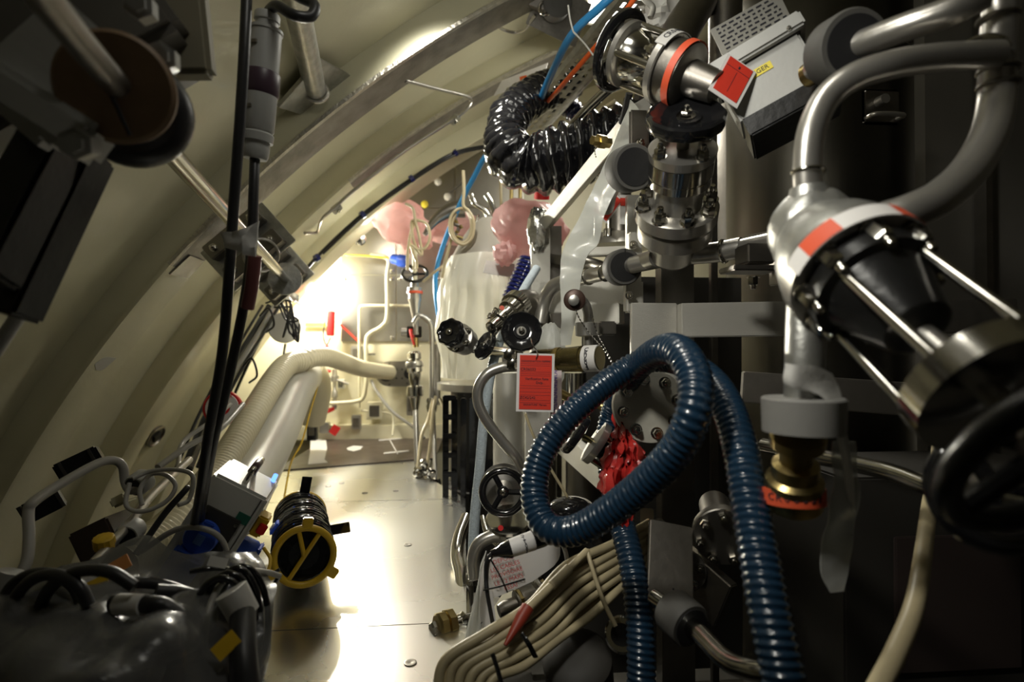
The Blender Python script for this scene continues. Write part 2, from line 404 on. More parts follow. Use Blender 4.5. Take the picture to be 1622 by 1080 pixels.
def patch(pp, z=.0075): 
    q = [fx(*p) for p in pp]; m_ = MB(); m_.prism(q, .0015, Matrix.Translation((0, 0, z-.001))); return m_
T.part('patch', patch([(492, 698), (516, 697), (518, 712), (514, 730), (519, 735), (488, 738), (491, 718)]), white, label='flaking off-white patch')
T.part('patch', patch([(549, 712), (560, 708), (575, 709), (571, 714), (560, 717), (551, 715)]), white)
T.part('mark', patch([(600, 698.5), (636, 695), (636, 696.4), (600, 700)]), white)
T.part('mark', patch([(608, 719), (648, 715), (648, 716.6), (608, 721)]), white)
T.part('mark', patch([(617, 699), (618.4, 699), (631, 721), (629, 721)]), white)
# cream ledge along the foot of the end wall
mb = MB(); mb.box((-.25, 3.47, .045), (1.6, .06, .09), bev=.006); struct('baseboard_back', mb, cream2)
# steel cladding on the end wall
def quadp(x0, y0, x1, y1, Y, th, mt, lab, grp=None, name='cladding_sheet'):
    T = Thing(name, lab, 'cladding', grp)
    a, b_, c_, d_ = P(x0, y1, Y), P(x1, y1, Y), P(x1, y0, Y), P(x0, y0, Y)
    cx = (a+c_)/2; mb = MB(); mb.box((cx.x, Y+th/2, cx.z), (b_.x-a.x-.003, th, abs(c_.z-b_.z)-.003), bev=.001); T.part('panel', mb, mt)
    for px, py in ((x0+6, y0+6), (x1-6, y1-6), (x1-6, y0+6)):
        s_ = MB(); s_.lathe([(0, .012), (.004, .012), (.006, .008)], 14, fr(P(px, py, Y), (0, -1, 0))); T.part('rivet', s_, steel2)
YB = 3.485
quadp(540, 436, 627, 541, YB, .01, panelst, 'steel wall panel behind the thin bent white pipes')
quadp(628, 436, 702, 541, YB, .01, panelst, 'steel wall panel behind the small black handwheel valve')
quadp(540, 330, 627, 435, YB, .01, panelst, 'steel wall panel above the yellow cable with the blue plug')
quadp(628, 330, 702, 435, YB, .01, panelst, 'steel wall panel behind the hanging cream cable loops')
quadp(703, 330, 800, 435, YB, .01, panelst, 'steel wall panel behind the bright blue hose and domed vessel')
quadp(628, 232, 720, 329, YB, .01, panelst, 'steel wall panel with a yellow button above the pink film')
quadp(721, 232, 830, 329, YB, .01, panelst, 'steel wall panel behind the loop of the black duct')
quadp(703, 436, 900, 541, YB, .01, panelst, 'steel wall panel hidden mostly behind the wrapped vessel')
for (x, y, lab, mt) in ((673, 324, 'yellow round button on the steel end wall', yellowtape), (694, 288, 'pale round cap on the upper end wall', whitep), (709, 312, 'small pale round cap below the larger one on the end wall', whitep)):
    single('wall_button', lab, 'button', MB().lathe([(0, .022), (.012, .022), (.018, .012)], 20, fr(P(x, y, YB), (0, -1, 0))), mt)
# ================================================================ hull side
def clampblock(T, c, M, w, h, d, mt=dsteel):
    mb = MB(); mb.box((0, 0, 0), (w, h, d), M, bev=.003); return T.part('block', mb, mt)
# sticker and resin on the first rib
single('adhesive_patch', 'dark grey square patch stuck on the wide pale hull rib', 'patch', MB().sheet([[HP(150, 577, RF-.004), HP(166, 566, RF-.004), HP(184, 567, RF-.004)], [HP(152, 586, RF-.004), HP(162, 586, RF-.004), HP(177, 574, RF-.004)]], .001), greyp)
# long rod with washer, clamped twice on the hull ribs
a, b = P(228, 196, .80), P(452, 442, 2.0)
T = Thing('support_rod', 'long bright steel rod running to a round washer on the hull rib', 'rod')
T.part('rod', MB().sweep([a, b], .0155, 20, smooth=False, sub=2), steel2)
T.part('end_washer', MB().lathe([(0, .055), (.012, .055), (.014, .051)], 36, fr(b-(b-a).normalized()*.01, b-a)), galv)
T.part('ring_collar', MB().torus(.050, .0045, fr(P(414, 404, 1.80), (-.6, 1, .4)), 40, 8), steel)
def rib_bracket(lab, p, tilt, w, Y):
    T = Thing('rib_bracket', lab, 'bracket')
    c = P(*p, Y); M = fr(c, (P(p[0]+60, p[1]-50, Y)-c), (0, 1, 0))
    for k, o in enumerate((-.045, .045)):
        mb = MB(); mb.box((0, o, 0), (.05, .05, w), M, bev=.003); bl = T.part('block', mb, dsteel)
        for z in (-w*.36, w*.36):
            T.hexbolts(M @ Matrix.Translation((-.026, o, z)) @ Matrix.Rotation(-PI/2, 4, 'Y'), 0, 1, .017, bl)
    mb = MB(); mb.box((0, 0, 0), (.012, .16, w*1.25), M @ Matrix.Translation((.031, 0, 0)), bev=.002); T.part('pad', mb, galv)
    return T
rib_bracket('steel bolted block clamp where two black cables cross the rod', (388, 388), 0, .20, 1.84)
rib_bracket('smaller steel block clamp behind the round rod washer', (440, 432), 0, .15, 2.14)
single('weld_pad', 'rough grey weld pad on the pale rib below the block clamp', 'weld pad', MB().sheet([[HP(268, 434, RF-.006), HP(300, 404, RF-.006)], [HP(298, 440, RF-.006), HP(322, 412, RF-.006)]], .006), dsteel)
# the clamp above: resin discs, rubber ring, near rod
T = Thing('pipe_hanger', 'blurred heavy pipe hanger with brown resin disc and grey clamp', 'pipe hanger')
ax = (P(230, 200, .80)-P(60, -10, .44)); 
c = P(185, 140, .60); M = fr(c, Vector((.25, -1, -.25)))
T.part('resin_disc', MB().lathe([(-.012, .045), (-.012, .052), (.004, .054), (.008, .050)], 40, M @ Matrix.Translation((0, 0, .0))), pheno)
T.part('rubber_ring', MB().torus(.046, .014, fr(P(212, 178, .66), Vector((.3, -1, -.15))), 40, 12, rz=.02), blackr)
mb = MB(); mb.box((0, 0, 0), (.13, .10, .035), fr(P(90, 120, .62), Vector((.1, -1, 0)), P(170, 40, .62)-P(60, 150, .62)), bev=.008); T.part('clamp_block', mb, greyp)
mb = MB(); mb.box((0, 0, 0), (.13, .04, .05), fr(P(60, 175, .60), Vector((.1, -1, 0)), P(140, 225, .60)-P(20, 150, .60)), bev=.008); T.part('clamp_jaw', mb, greyp)
for q in ((258, 92, .62), (125, 228, .58), (222, 10, .62)):
    T.part('bolt', MB().lathe([(-.02, .015), (.012, .015), (.012, .009), (.02, .009)], 6, fr(P(*q), Vector((.3, -1, -.3)))), greyp)
T.part('near_rod', MB().sweep(PL((45, -40, .42), (100, 35, .48), (185, 135, .585)), .0125, 20), dsteel)
mb = MB(); mb.cyl(P(176, 150, .59), P(206, 214, .60), .002); T.part('split_line', mb, blackr)
T = Thing('hanger_arm', 'pair of black slotted arms reaching down from the blurred pipe hanger', 'hanger arm')
for q0, q1, ww in (((85, 225, .66), (-30, 440, .60), .045), ((140, 240, .70), (15, 500, .66), .040)):
    a, b = P(*q0), P(*q1); M = fr((a+b)/2, b-a, (0, 1, 0)); mb = MB(); mb.box((0, 0, 0), (.05, ww, (b-a).length), M, bev=.004); T.part('arm', mb, blackm)
a, b = P(158, 235, .76), P(-20, 560, .74)
T.part('edge_strip', MB().sweep(PL((160, 238, .74), (92, 355, .74), (62, 445, .73), (-10, 560, .72)), .008, 10), greyp)
# large pale machinery block in the corner
T = Thing('machinery_housing', 'dark grey blurred housing in the top corner above the pipe hanger', 'housing')
mb = MB(); mb.box((0, 0, 0), (.42, .30, .16), fr(P(-60, 40, .72), Vector((.15, -1, -.1)), P(100, -60, .72)-P(-100, 60, .72)), bev=.01); T.part('body', mb, greypaint)
mb = MB(); mb.box((0, 0, 0), (.10, .16, .03), fr(P(262, 22, .74), Vector((.1, -1, 0)), (1, 0, .1)), bev=.006); T.part('cover', mb, mat('tan_cover', (.22, .20, .14), .5))
# galvanised post on a square foot plate, welded to the hull
base = HP(487, 128, 4.10); nrm = Vector((AX-base.x, 0, AZ-base.z)).normalized()
T = Thing('galvanised_stub_post', 'galvanised round stub post on a square plate welded to the hull', 'post')
top = P(462, -30, 1.32)
Mp = fr(base, nrm, P(530, 120, base.y)-P(430, 115, base.y))
mb = MB(); mb.box((0, 0, .034), (.19, .19, .012), Mp @ Matrix.Rotation(PI/9, 4, 'Z'), bev=.001); T.part('foot_plate', mb, galv)
T.part('post', MB().sweep([base+nrm*.036, top], .032, 28, smooth=False, sub=3), galv)
T.part('weld_bead', MB().torus(.033, .006, fr(base+nrm*.042, top-base), 36, 8), weldsteel)
# cable connector hanging from a black lead
T = Thing('cable_coupler', 'grey inline cable coupler with purple band on the black lead', 'connector')
p0, p1 = P(424, 22, .95), P(404, 252, .97); ax = (p1-p0); L = ax.length; M = fr(p0, ax); r = S(24, .96)
def seg(z0, z1, prof): return [(z0*L+(z1*L-z0*L)*t, r*q) for t, q in prof]
T.part('end_nut', MB().lathe(seg(0, .12, [(0, .72), (.1, .78), (.45, .78), (.5, .70), (1, .70)]), 24, M), greyp)
T.part('shell', MB().lathe(seg(.10, .42, [(0, .85), (.02, 1.03), (.08, 1.03), (.1, .96), (1, .98)]), 36, M), greyp)
T.part('band', MB().lathe(seg(.40, .56, [(0, 1.05), (.06, 1.1), (.9, 1.1), (1, 1.02)]), 36, M), purple, label='dark purple band')
T.part('shell', MB().lathe(seg(.55, .88, [(0, 1.02), (.75, 1.0), (.8, .9), (.84, 1.02), (1, .98)]), 36, M), greyp)
T.part('end_nut', MB().lathe(seg(.86, 1.0, [(0, .82), (.5, .84), (.85, .80), (1, .70)]), 24, M), greyp)
for z in (.24, .67):
    mb = MB(); mb.box((0, 0, 0), (.016, .007, .004), fr(p0+ax*z, Vector((-.2, -1, 0)), (1, 0, 0)) @ Matrix.Translation((-.006, 0, r*1.0)), bev=.001); T.part('latch', mb, dsteel)
tube('black_lead', 'black lead looping over the stub post into the grey coupler', 'cable', PL((448, -20, .95), (475, -4, .93), (498, 8, .92), (492, 26, .91), (466, 24, .90), (440, 10, .92), (428, 16, .95), (424, 26, .95)), .0085, blackr)
tube('black_cable', 'straight thick black cable hanging in front of the grey coupler', 'cable', PL((392, -40, .90), (388, 60, .89), (381, 180, .90), (370, 330, .92), (364, 420, .93), (352, 560, .96), (330, 690, 1.0), (318, 775, 1.06), (308, 830, 1.15)), .0082, blackr, 'hanging black cables')
tube('black_cable', 'thick black cable with red printing falling from the grey coupler', 'cable', PL((404, 245, .97), (402, 300, .96), (398, 400, .96), (385, 490, .98), (362, 600, 1.0), (340, 690, 1.02), (322, 785, 1.09), (316, 840, 1.22)), .0082, blackr, 'hanging black cables')
a = PL((404, 405, .935), (399, 450, .945), (392, 488, .955))
single('red_printed_sleeve', 'dull red sleeve around the hanging black cable', 'cable sleeve', MB().sweep(a, .0105, 16), mat('dull_red_sleeve', (.16, .05, .05), .5))
T = Thing('adhesive_tape', 'crumpled white tape tying black cables to the steel rod', 'tape')
T.part('wrap', MB().sheet([PL((352, 368, .90), (380, 365, .885), (408, 352, .89)), PL((356, 390, .90), (385, 384, .885), (409, 380, .89)), PL((358, 392, .90), (386, 400, .885), (404, 404, .89))], .003, wr=.006, wf=60), tape)
T.part('wrap', MB().sheet([PL((384, 375, .88), (410, 350, .88)), PL((386, 404, .88), (404, 406, .88))], .003, wr=.006, wf=70, seed=3), tape)
# thin steel tubes with clips on the hull
def clip(lab, p, R=4.02):
    T = Thing('tube_clip', lab, 'clip'); c = HP(*p, R); n = Vector((AX-c.x, -.5, AZ-c.z)).normalized(); M = fr(c, n, HP(p[0]+30, p[1]-25, R)-c)
    mb = MB(); mb.box((0, 0, .008), (.045, .042, .02), M, bev=.003); T.part('saddle', mb, galv)
    T.part('screw', MB().lathe([(.018, .008), (.026, .008), (.027, .006)], 6, M), steel2)
clip('steel clip at the top bend of the thin hull tube', (718, 187), 3.95)
clip('steel clip at the lower bend of the thin hull tube', (531, 328), 3.95)
T = Thing('thin_hull_tube', 'thin bent steel tube clipped along the hull between two ribs', 'tube')
T.part('tube', MB().sweep([HP(642, 127, 4.0), HP(690, 140, 4.0), HP(738, 152, 3.98), HP(746, 160, 3.97), HP(740, 172, 3.95), HP(720, 188, 3.94), HP(640, 240, 3.94), HP(560, 302, 3.94), HP(531, 328, 3.94), HP(512, 345, 3.95), HP(506, 358, 3.97), HP(502, 368, 3.98), HP(483, 369, 3.98)], .0070, 10), steel)
tube('hooked_hull_tube', 'short hooked steel tube under the hull beside the black cable tray', 'tube', [HP(785, 40, 4.05), HP(800, 48, 4.02), HP(818, 51, 4.0), HP(832, 46, 3.98), HP(842, 32, 3.98), HP(848, 24, 3.98)], .0058, steel)
T = Thing('hull_pipe_clamp', 'steel clamp with round rubber bush at the top of the hull', 'pipe clamp')
c = P(866, 2, 1.95); M = fr(c, (0, -1, -.3), (1, 0, -.3))
mb = MB(); mb.box((-.03, 0, 0), (.06, .07, .05), M, bev=.004); T.part('block', mb, dsteel)
T.part('bush', MB().lathe([(-.03, .022), (-.03, .05), (.04, .05), (.044, .04), (.044, .022)], 30, M @ Matrix.Translation((.035, .0, 0))), greyrub)
T.part('ring', MB().torus(.02, .006, M @ Matrix.Translation((.0, -.03, .03)), 24, 8), steel2)
c = P(885, 22, 2.02); mb = MB(); mb.box((0, 0, 0), (.20, .15, .012), fr(c, (.1, -1, -.5), (1, 0, -.4)), bev=.002); T.part('plate', mb, baresteel)
# cables along the third rib
T = Thing('hull_cable', 'thin black cable tied along the inside of the last hull rib', 'cable')
pp = [HP(x, y, 3.975) for x, y in ((792, 226), (770, 231), (718, 243), (652, 283), (574, 340), (511, 398), (470, 445), (430, 505), (396, 570), (360, 650), (325, 730))]
T.part('cable', MB().sweep(pp, .0085, 10), blackr)
T.part('cable', MB().sweep([p+Vector((.004, -.012, -.014)) for p in pp[:6]], .006, 10), blackr)
for x, y in ((652, 283), (574, 340), (502, 408), (722, 242)):
    c = HP(x, y, 3.97); T.part('cable_tie', MB().lathe([(-.010, .018), (.010, .018)], 12, fr(c, HP(x+20, y-14, 3.97)-c)), bluedark)
# grey round lamp housing with tangled leads
T = Thing('bulkhead_lamp_housing', 'round grey lamp housing under tangled black leads near the hull', 'lamp housing')
c = P(451, 519, 2.55); M = fr(c, (.4, -1, .05)); R0 = S(24, 2.55)
T.part('disc', MB().lathe([(-.06, R0*.9), (0, R0), (.006, R0*.96), (.008, R0*.6)], 36, M), greyp)
random.seed(3)
for k in range(7):
    q = [P(430+random.uniform(-16, 14), 478+random.uniform(-8, 10), 2.50), P(445+random.uniform(-20, 20), 470+random.uniform(-12, 16), 2.46), P(455+random.uniform(-20, 20), 490+random.uniform(-10, 18), 2.44), P(462+random.uniform(-14, 14), 520+random.uniform(-16, 20), 2.44), P(470+random.uniform(-14, 6), 500+random.uniform(-14, 34), 2.47)]
    tube('tangled_lead', 'thin black lead tangled over the round grey lamp housing', 'cable', q, .004, blackr, 'tangled leads over the round lamp housing', seg=8)
T = Thing('lamp_bracket_arm', 'bright crumpled foil and bracket above the round grey lamp housing', 'bracket')
T.part('foil', MB().sheet([PL((428, 462, 2.5), (450, 458, 2.45), (474, 468, 2.5)), PL((432, 478, 2.5), (452, 474, 2.42), (476, 486, 2.5))], .003, wr=.02, wf=30), foil)
T.part('rod', MB().sweep(PL((452, 545, 2.56), (448, 575, 2.6)), .006, 8), steel)
# dark cable tray along the hull low down
T = Thing('hull_cable_tray', 'brown-black narrow cable tray running down the hull side', 'cable tray')
pp = PL((428, 488, 2.62), (400, 535, 2.5), (366, 590, 2.4), (330, 660, 2.3), (296, 742, 2.15))
T.part('tray', MB().sweep(pp, .028, 8, flat=.5), blackm)
for k, (dx, r_, mm) in enumerate(((10, .009, greycable), (18, .007, blackr), (-8, .006, blackr))):
    T.part('tray_cable', MB().sweep([p+Vector((dx*.0028, -.03, .01)) for p in pp], r_, 8), mm)
for x, y, Y, wh in ((412, 500, 2.3, 'topmost'), (385, 580, 2.3, 'middle'), (345, 615, 2.2, 'lowest')):
    tube('loose_lead', 'short loose black lead sprouting from the narrow hull tray, '+wh+' of three', 'cable', PL((x, y, Y), (x+14, y-12, Y-.05), (x+22, y+14, Y-.06), (x+10, y+26, Y)), .004, blackr, 'loose leads along the hull tray', seg=8)
# hull fittings
c = HP(245, 690, 4.09); n = Vector((AX-c.x, -.2, AZ-c.z)).normalized()
T = Thing('round_hull_cap', 'round dark cap with raised square mark on the hull between ribs', 'cap')
T.part('rim', MB().lathe([(0, .055), (.012, .055), (.016, .048), (.008, .044)], 36, fr(c, n)), dsteel)
mb = MB(); mb.box((0, 0, .012), (.045, .045, .012), fr(c, n) @ Matrix.Rotation(.6, 4, 'Z'), bev=.004); T.part('boss', mb, dark)
T = Thing('hose_reel_disc', 'red disc with pale ring behind the hanging black cables', 'disc')
c = P(352, 646, 1.95); M = fr(c, (.25, -1, .1)); R0 = S(27, 1.95)
T.part('disc', MB().lathe([(-.04, R0), (0, R0), (.004, R0*.96)], 40, M), redp)
T.part('face_ring', MB().lathe([(.004, R0*.40), (.007, R0*.42), (.007, R0*.84), (.004, R0*.86)], 40, M, cap=False), white)
for k, (a, st) in enumerate(((30, 'DANGER'), (200, 'DANGER'))):
    pass
mb = MB(); mb.text('DANGER', R0*.26, M @ Matrix.Rotation(-PI/2, 4, 'Z') @ Matrix.Rotation(rad(0), 4, 'Z') @ Matrix.Translation((0, R0*.63, .0075))); T.part('lettering', mb, redp)
# dark hull bracket boxes
for (x, y, Y, s_, lab) in ((128, 735, 1.45, (.09, .05, .08), 'dark square box on the hull between the two pale ribs'), (70, 800, 1.20, (.06, .04, .05), 'dark finned block behind the grey conduit on the hull')):
    T = Thing('hull_box', lab, 'box'); M = fr(P(x, y, Y), (.5, -1, .15), (1, 0, .5)); mb = MB(); mb.box((0, 0, 0), s_, M, bev=.004); T.part('body', mb, blackm)
    for k in range(2): mb = MB(); mb.box((-.03+k*.06, 0, s_[2]/2), (.006, s_[1]*.95, .012), M); T.part('fin', mb, dark)
# grey conduit at the lower hull side
T = Thing('grey_conduit', 'grey bent conduit climbing the hull with an s-shaped bend', 'conduit')
T.part('conduit', MB().sweep(PL((-10, 950, .92), (20, 926, .93), (42, 890, .95), (46, 850, .97), (45, 812, .99), (52, 796, 1.0), (90, 770, 1.05), (150, 736, 1.12), (178, 729, 1.15), (194, 738, 1.16), (198, 762, 1.16), (206, 776, 1.15), (222, 774, 1.15)), .0082, 14), greycable)
T.part('end_clamp', MB().lathe([(0, .018), (.05, .018)], 20, fr(P(-6, 960, .9), (.3, .2, .9))), greyp)
def pipeclamp(lab, c, d, R, L, mt=greyp):
    T = Thing('round_pipe_clamp', lab, 'pipe clamp'); M = fr(Vector(c)-Vector(d).normalized()*L/2, d)
    T.part('shell', MB().lathe([(0, R*.45), (0, R*.92), (L*.08, R), (L*.92, R), (L, R*.92), (L, R*.45)], 36, M), mt)
    T.part('bush', MB().lathe([(-L*.02, R*.2), (-L*.02, R*.8), (L*1.02, R*.8), (L*1.02, R*.2)], 30, M), blackr)
    return T
q0, q1 = P(150, 880, 1.02), P(345, 690, 1.55)
tube('hull_pipe', 'slim bright pipe on clamps rising beside the grey conduit', 'pipe', [P(148, 892, 1.0), P(205, 830, 1.1), P(240, 785, 1.2), P(300, 728, 1.4)], .0085, steel)
pipeclamp('grey clamp holding the slim pipe beside the electrical box', P(207, 842, 1.1), P(240, 800, 1.2)-P(190, 850, 1.08), .021, .035)
pipeclamp('grey clamp at the s-shaped end of the grey conduit', P(222, 764, 1.16), P(240, 750, 1.2)-P(205, 775, 1.15), .022, .03)
T = Thing('pipe_stanchion', 'dark stanchion block with a yellow cap under the slim pipe', 'stanchion')
mb = MB(); mb.box((0, 0, 0), (.07, .06, .11), fr(P(172, 846, 1.16), (.1, -1, .1), (1, 0, .5)), bev=.004); T.part('block', mb, mat('dark_brown_paint', (.045, .030, .022), .5))
T.part('yellow_cap', MB().lathe([(0, .016), (.018, .016), (.02, .013)], 24, fr(P(166, 866, 1.04), (.05, -.3, 1)), lobes=12, la=.04), yellow, label='ribbed yellow cap')
mb = MB(); mb.box((0, 0, 0), (.03, .02, .05), fr(P(196, 790, 1.2), (.1, -1, .1), (1, 0, .5)), bev=.004); T.part('lug', mb, cream)
for k, (pts, r_) in enumerate(((((205, 765, 1.12), (200, 800, 1.1), (225, 810, 1.1), (262, 795, 1.12), (278, 770, 1.14), (262, 752, 1.15), (238, 752, 1.15), (222, 775, 1.13), (225, 800, 1.12)), .0042), (((210, 758, 1.12), (240, 746, 1.14), (280, 744, 1.14), (305, 754, 1.12), (300, 790, 1.1), (282, 800, 1.08)), .0042), (((250, 740, 1.3), (300, 705, 1.4), (350, 678, 1.5), (385, 640, 1.7)), .007), (((282, 742, 1.35), (290, 700, 1.5), (330, 670, 1.6), (365, 640, 1.75)), .006))):
    tube('grey_lead', ('coiled grey lead hanging from the conduit clamp', 'grey lead arching over the corrugated hose', 'straight grey lead rising behind the black cables', 'grey lead rising beside the round hull cap')[k], 'cable', PL(*pts), r_, greycable, seg=10)
tube('black_lead', 'short black lead hooked over the cream corrugated hose', 'cable', PL((297, 772, 1.15), (292, 778, 1.14), (262, 812, 1.12), (235, 850, 1.1), (215, 878, 1.08)), .006, blackr)
# ducts
def corr(r, pitch, amp, sq=False):
    def f(s, t, a):
        k = math.sin(2*PI*s/pitch+a)
        return r*(1+amp*(k if not sq else math.copysign(abs(k)**.6, k)))
    return f
T = Thing('corrugated_suction_hose', 'cream corrugated hose running along the hull beside the silver duct', 'hose')
T.part('hose', MB().sweep(PL((478, 572, 2.45), (455, 578, 2.36), (436, 600, 2.22), (402, 655, 2.0), (360, 725, 1.75), (310, 795, 1.48), (255, 850, 1.33), (180, 900, 1.15)), corr(.0435, .0175, .045), 24, .0035), creamhose)
T = Thing('wall_suction_hose', 'cream corrugated hose bending into the oval port of the end wall', 'hose')
T.part('hose', MB().sweep(PL((478, 574, 2.46), (495, 566, 2.52), (520, 566, 2.65), (545, 574, 2.85), (575, 584, 3.1), (618, 590, 3.40)), corr(.0415, .0175, .045), 24, .0035), creamhose)
T = Thing('silver_duct', 'smooth silver ventilation duct bending down towards the electrical box', 'duct')
T.part('pipe', MB().sweep(PL((480, 596, 2.72), (474, 602, 2.58), (462, 622, 2.42), (440, 672, 2.18), (400, 748, 1.85), (365, 810, 1.6)), .083, 36, .02), duct)
T.part('end_cap', MB().blob(P(481, 596, 2.73), (.083, .083, .083), amp=.0, seg=32), duct)
T = Thing('wrapped_duct_elbow', 'white wrapped duct elbow behind the silver duct against the wall', 'duct')
T.part('elbow', MB().sweep(PL((488, 585, 2.86), (498, 600, 2.93), (500, 625, 3.0), (492, 665, 3.05)), .075, 30, .02), cream2)
# electrical distribution box
T = Thing('electrical_box', 'grey enamel power box with carrying handle, tilted against the hull', 'power box')
O = P(405, 735, 1.28); A = P(340, 728, 1.27)
# box frame: top face corners seen at (412,721) (458,753) (425,800)? (352,765)
c0, c1, c2, c3 = P(385, 721, 1.36), P(452, 765, 1.30), P(419, 792, 1.14), P(348, 752, 1.19)
ctr = (c0+c1+c2+c3)/4; ux = ((c1-c0)+(c2-c3)).normalized(); uy = ((c0-c3)+(c1-c2)); uy = (uy-ux*uy.dot(ux)).normalized(); uz = ux.cross(uy)
dn = -uz if uz.z > 0 else uz
Wb, Db = ((c1-c0).length+(c2-c3).length)/2, ((c0-c3).length+(c1-c2).length)/2
BM = Matrix((ux, uy, uz)).transposed().to_4x4(); BM.translation = ctr; sg = 1 if uz.z > 0 else -1
# lean: long axis goes down and to the hull
Lb = .42; lng = (P(250, 900, 1.12)-P(352, 765, 1.19)).normalized()
yax = Vector((-.15, 1, .03)).normalized(); zax = Vector((.50, .15, .85)); zax = (zax-yax*zax.dot(yax)).normalized(); xax = yax.cross(zax)
Wb, Db, Lb = .118, .14, .34; fc = (P(345, 749, 1.19)+P(421, 791, 1.19))/2
BM = Matrix((xax, yax, zax)).transposed().to_4x4(); BM.translation = fc+yax*Db/2
def bx(m_, c, s_, bev=0): m_.box(c, s_, BM, bev); return m_
T.part('body', bx(MB(), (0, 0, -Lb/2), (Wb, Db, Lb), .006), boxgrey)
T.part('lid_line', bx(MB(), (Wb*.40, -Db*.5, -Lb/2), (.002, .003, Lb*.96)), dsteel)
hm = MB(); hm.sweep([BM @ Vector(v_) for v_ in ((0, .045, 0), (0, .045, .03), (0, .02, .036), (0, -.02, .036), (0, -.045, .03), (0, -.045, 0))], .006, 10); h_ = T.part('handle', hm, steel2)
T.part('grip', MB().sweep([BM @ Vector(v_) for v_ in ((0, -.045, .025), (0, -.03, .036), (0, .0, .037))], .0085, 12), mat('dark_red_grip', (.05, .02, .02), .4), h_)
T.part('socket_panel', bx(MB(), (0, -Db/2-.003, -.145), (Wb*.62, .006, .17), .001), dark)
for z_, k in ((-.115, 0), (-.175, 1)):
    M = BM @ Matrix.Translation((-.012, -Db/2-.004, z_)) @ Matrix.Rotation(PI/2, 4, 'X')
    s_ = T.part('socket', MB().lathe([(0, .032), (.018, .032), (.024, .029), (.026, .024)], 32, M) if k == 0 else MB().box((0, 0, .02), (.06, .062, .045), M, bev=.006), blueplug)
    if k == 0:
        mb = MB(); mb.box((.0, 0, .027), (.016, .02, .002), M); T.part('emblem', mb, mat('light_blue_mark', (.12, .22, .55), .4), s_)
        mb = MB(); mb.box((0, .032, .018), (.02, .008, .012), M, bev=.002); T.part('hinge', mb, blueplug, s_)
T.part('green_label', bx(MB(), (Wb*.30, -Db/2-.001, -.055), (.026, .002, .02)), green)
for sx in (-1, 1):
    for z_ in (-.07, -.22):
        T.part('screw', MB().lathe([(0, .004), (.004, .004)], 12, BM @ Matrix.Translation((sx*Wb*.27, -Db/2-.006, z_)) @ Matrix.Rotation(PI/2, 4, 'X')), steel2)
ys_ = MB(); bx(ys_, (Wb/2+.012, -.012, -.07), (.026, .045, .045), .004); y_ = T.part('switch_housing', ys_, yellow)
T.part('switch', bx(MB(), (Wb/2+.02, -.036, -.07), (.018, .008, .022), .002), redp, y_)
for k, (yy, z_) in enumerate(((.01, -.14), (.0, -.20), (-.02, -.26))):
    M = BM @ Matrix.Translation((Wb/2, yy, z_)) @ Matrix.Rotation(PI/2, 4, 'Y')
    s_ = T.part('side_socket', MB().lathe([(0, .026), (.03, .026), (.036, .022), (.036, .01)], 28, M), blueplug)
    mb = MB(); mb.box((.0, .0, .04), (.045, .045, .008), M @ Matrix.Rotation(.4*k, 4, 'Z'), bev=.003); T.part('flap', mb, blueplug, s_)
tube('grey_lead', 'grey lead arching across the blue sockets of the power box', 'cable', [BM @ Vector(v_) for v_ in ((-.09, -Db/2-.03, -.18), (-.055, -Db/2-.04, -.11), (.0, -Db/2-.045, -.085), (.045, -Db/2-.04, -.11), (.07, -Db/2-.035, -.18), (.08, -Db/2-.03, -.27), (.07, -Db/2-.03, -.33))], .0055, greycable)
single('blue_indicator', 'small glowing blue lamp beside the power box', 'indicator lamp', MB().cyl(P(437, 752, 1.33), P(430, 766, 1.31), .005), skyb)
for k, (pts, m_, lab) in enumerate((((( 418, 868, 1.20), (428, 885, 1.18), (424, 905, 1.16), (414, 912, 1.15)), yellow, 'thin yellow-green lead beside the blue sockets'), (((405, 880, 1.18), (412, 905, 1.15), (430, 908, 1.14), (443, 902, 1.14)), blackr, 'thin black lead at the feet of the blue sockets'))):
    tube('thin_lead', lab, 'cable', PL(*pts), .0035, m_)
# cable reel
T = Thing('cable_reel', 'yellow drum wound with glossy black cable on the deck', 'cable reel')
za = P(487, 880, 1.30); zb = P(478, 800, 1.62)
zf = Vector(fx(483, 912)).to_3d(); f0 = Vector((P(482, 872, 1.28).x, 1.28, .094)); f1 = Vector((P(476, 800, 1.60).x, 1.60, .09))
ax = f1-f0; M = fr(f0, ax, (0, 0, 1)); L = ax.length; R0 = .064
def ring(z): 
    return MB().lathe([(z-.006, R0*.88), (z-.006, R0*1.0), (z+.006, R0*1.0), (z+.006, R0*.88)], 48, M, cap=False).grid and MB().torus(R0*.96, .0075, M @ Matrix.Translation((0, 0, z)), 48, 10)
T.part('front_flange', ring(0), yellow); T.part('rear_flange', ring(L), yellow)
T.part('drum', MB().lathe([(.012, R0*.80), (.012, R0*.5), (.0121, R0*.5)], 40, M, cap=False), blackm)
mb = MB()
mb.sweep([M @ Vector((R0*.95*math.cos(t*2*PI), R0*.95*math.sin(t*2*PI), .012+.0)) for t in (0, .01)], .001, 6)
pts = []
turns = 34
random.seed(5)
for i in range(turns*20+1):
    a = 2*PI*i/20; z = .014+(L-.026)*i/(turns*20); wv = .004*math.sin(a*.37+1)+.003*math.sin(a*.13)
    rr = R0*.90+.004*abs(math.sin(i*.017))+.004*math.sin(a*.5+2)
    pts.append(M @ Vector((rr*math.cos(a), rr*math.sin(a), z+wv)))
T.part('wound_cable', MB().sweep(pts, .0048, 8, smooth=False), blackg)
T.part('inner_cable', MB().lathe([(.012, R0*.82), (.02, R0*.86), (L-.02, R0*.86), (L-.012, R0*.82)], 40, M), blackg)
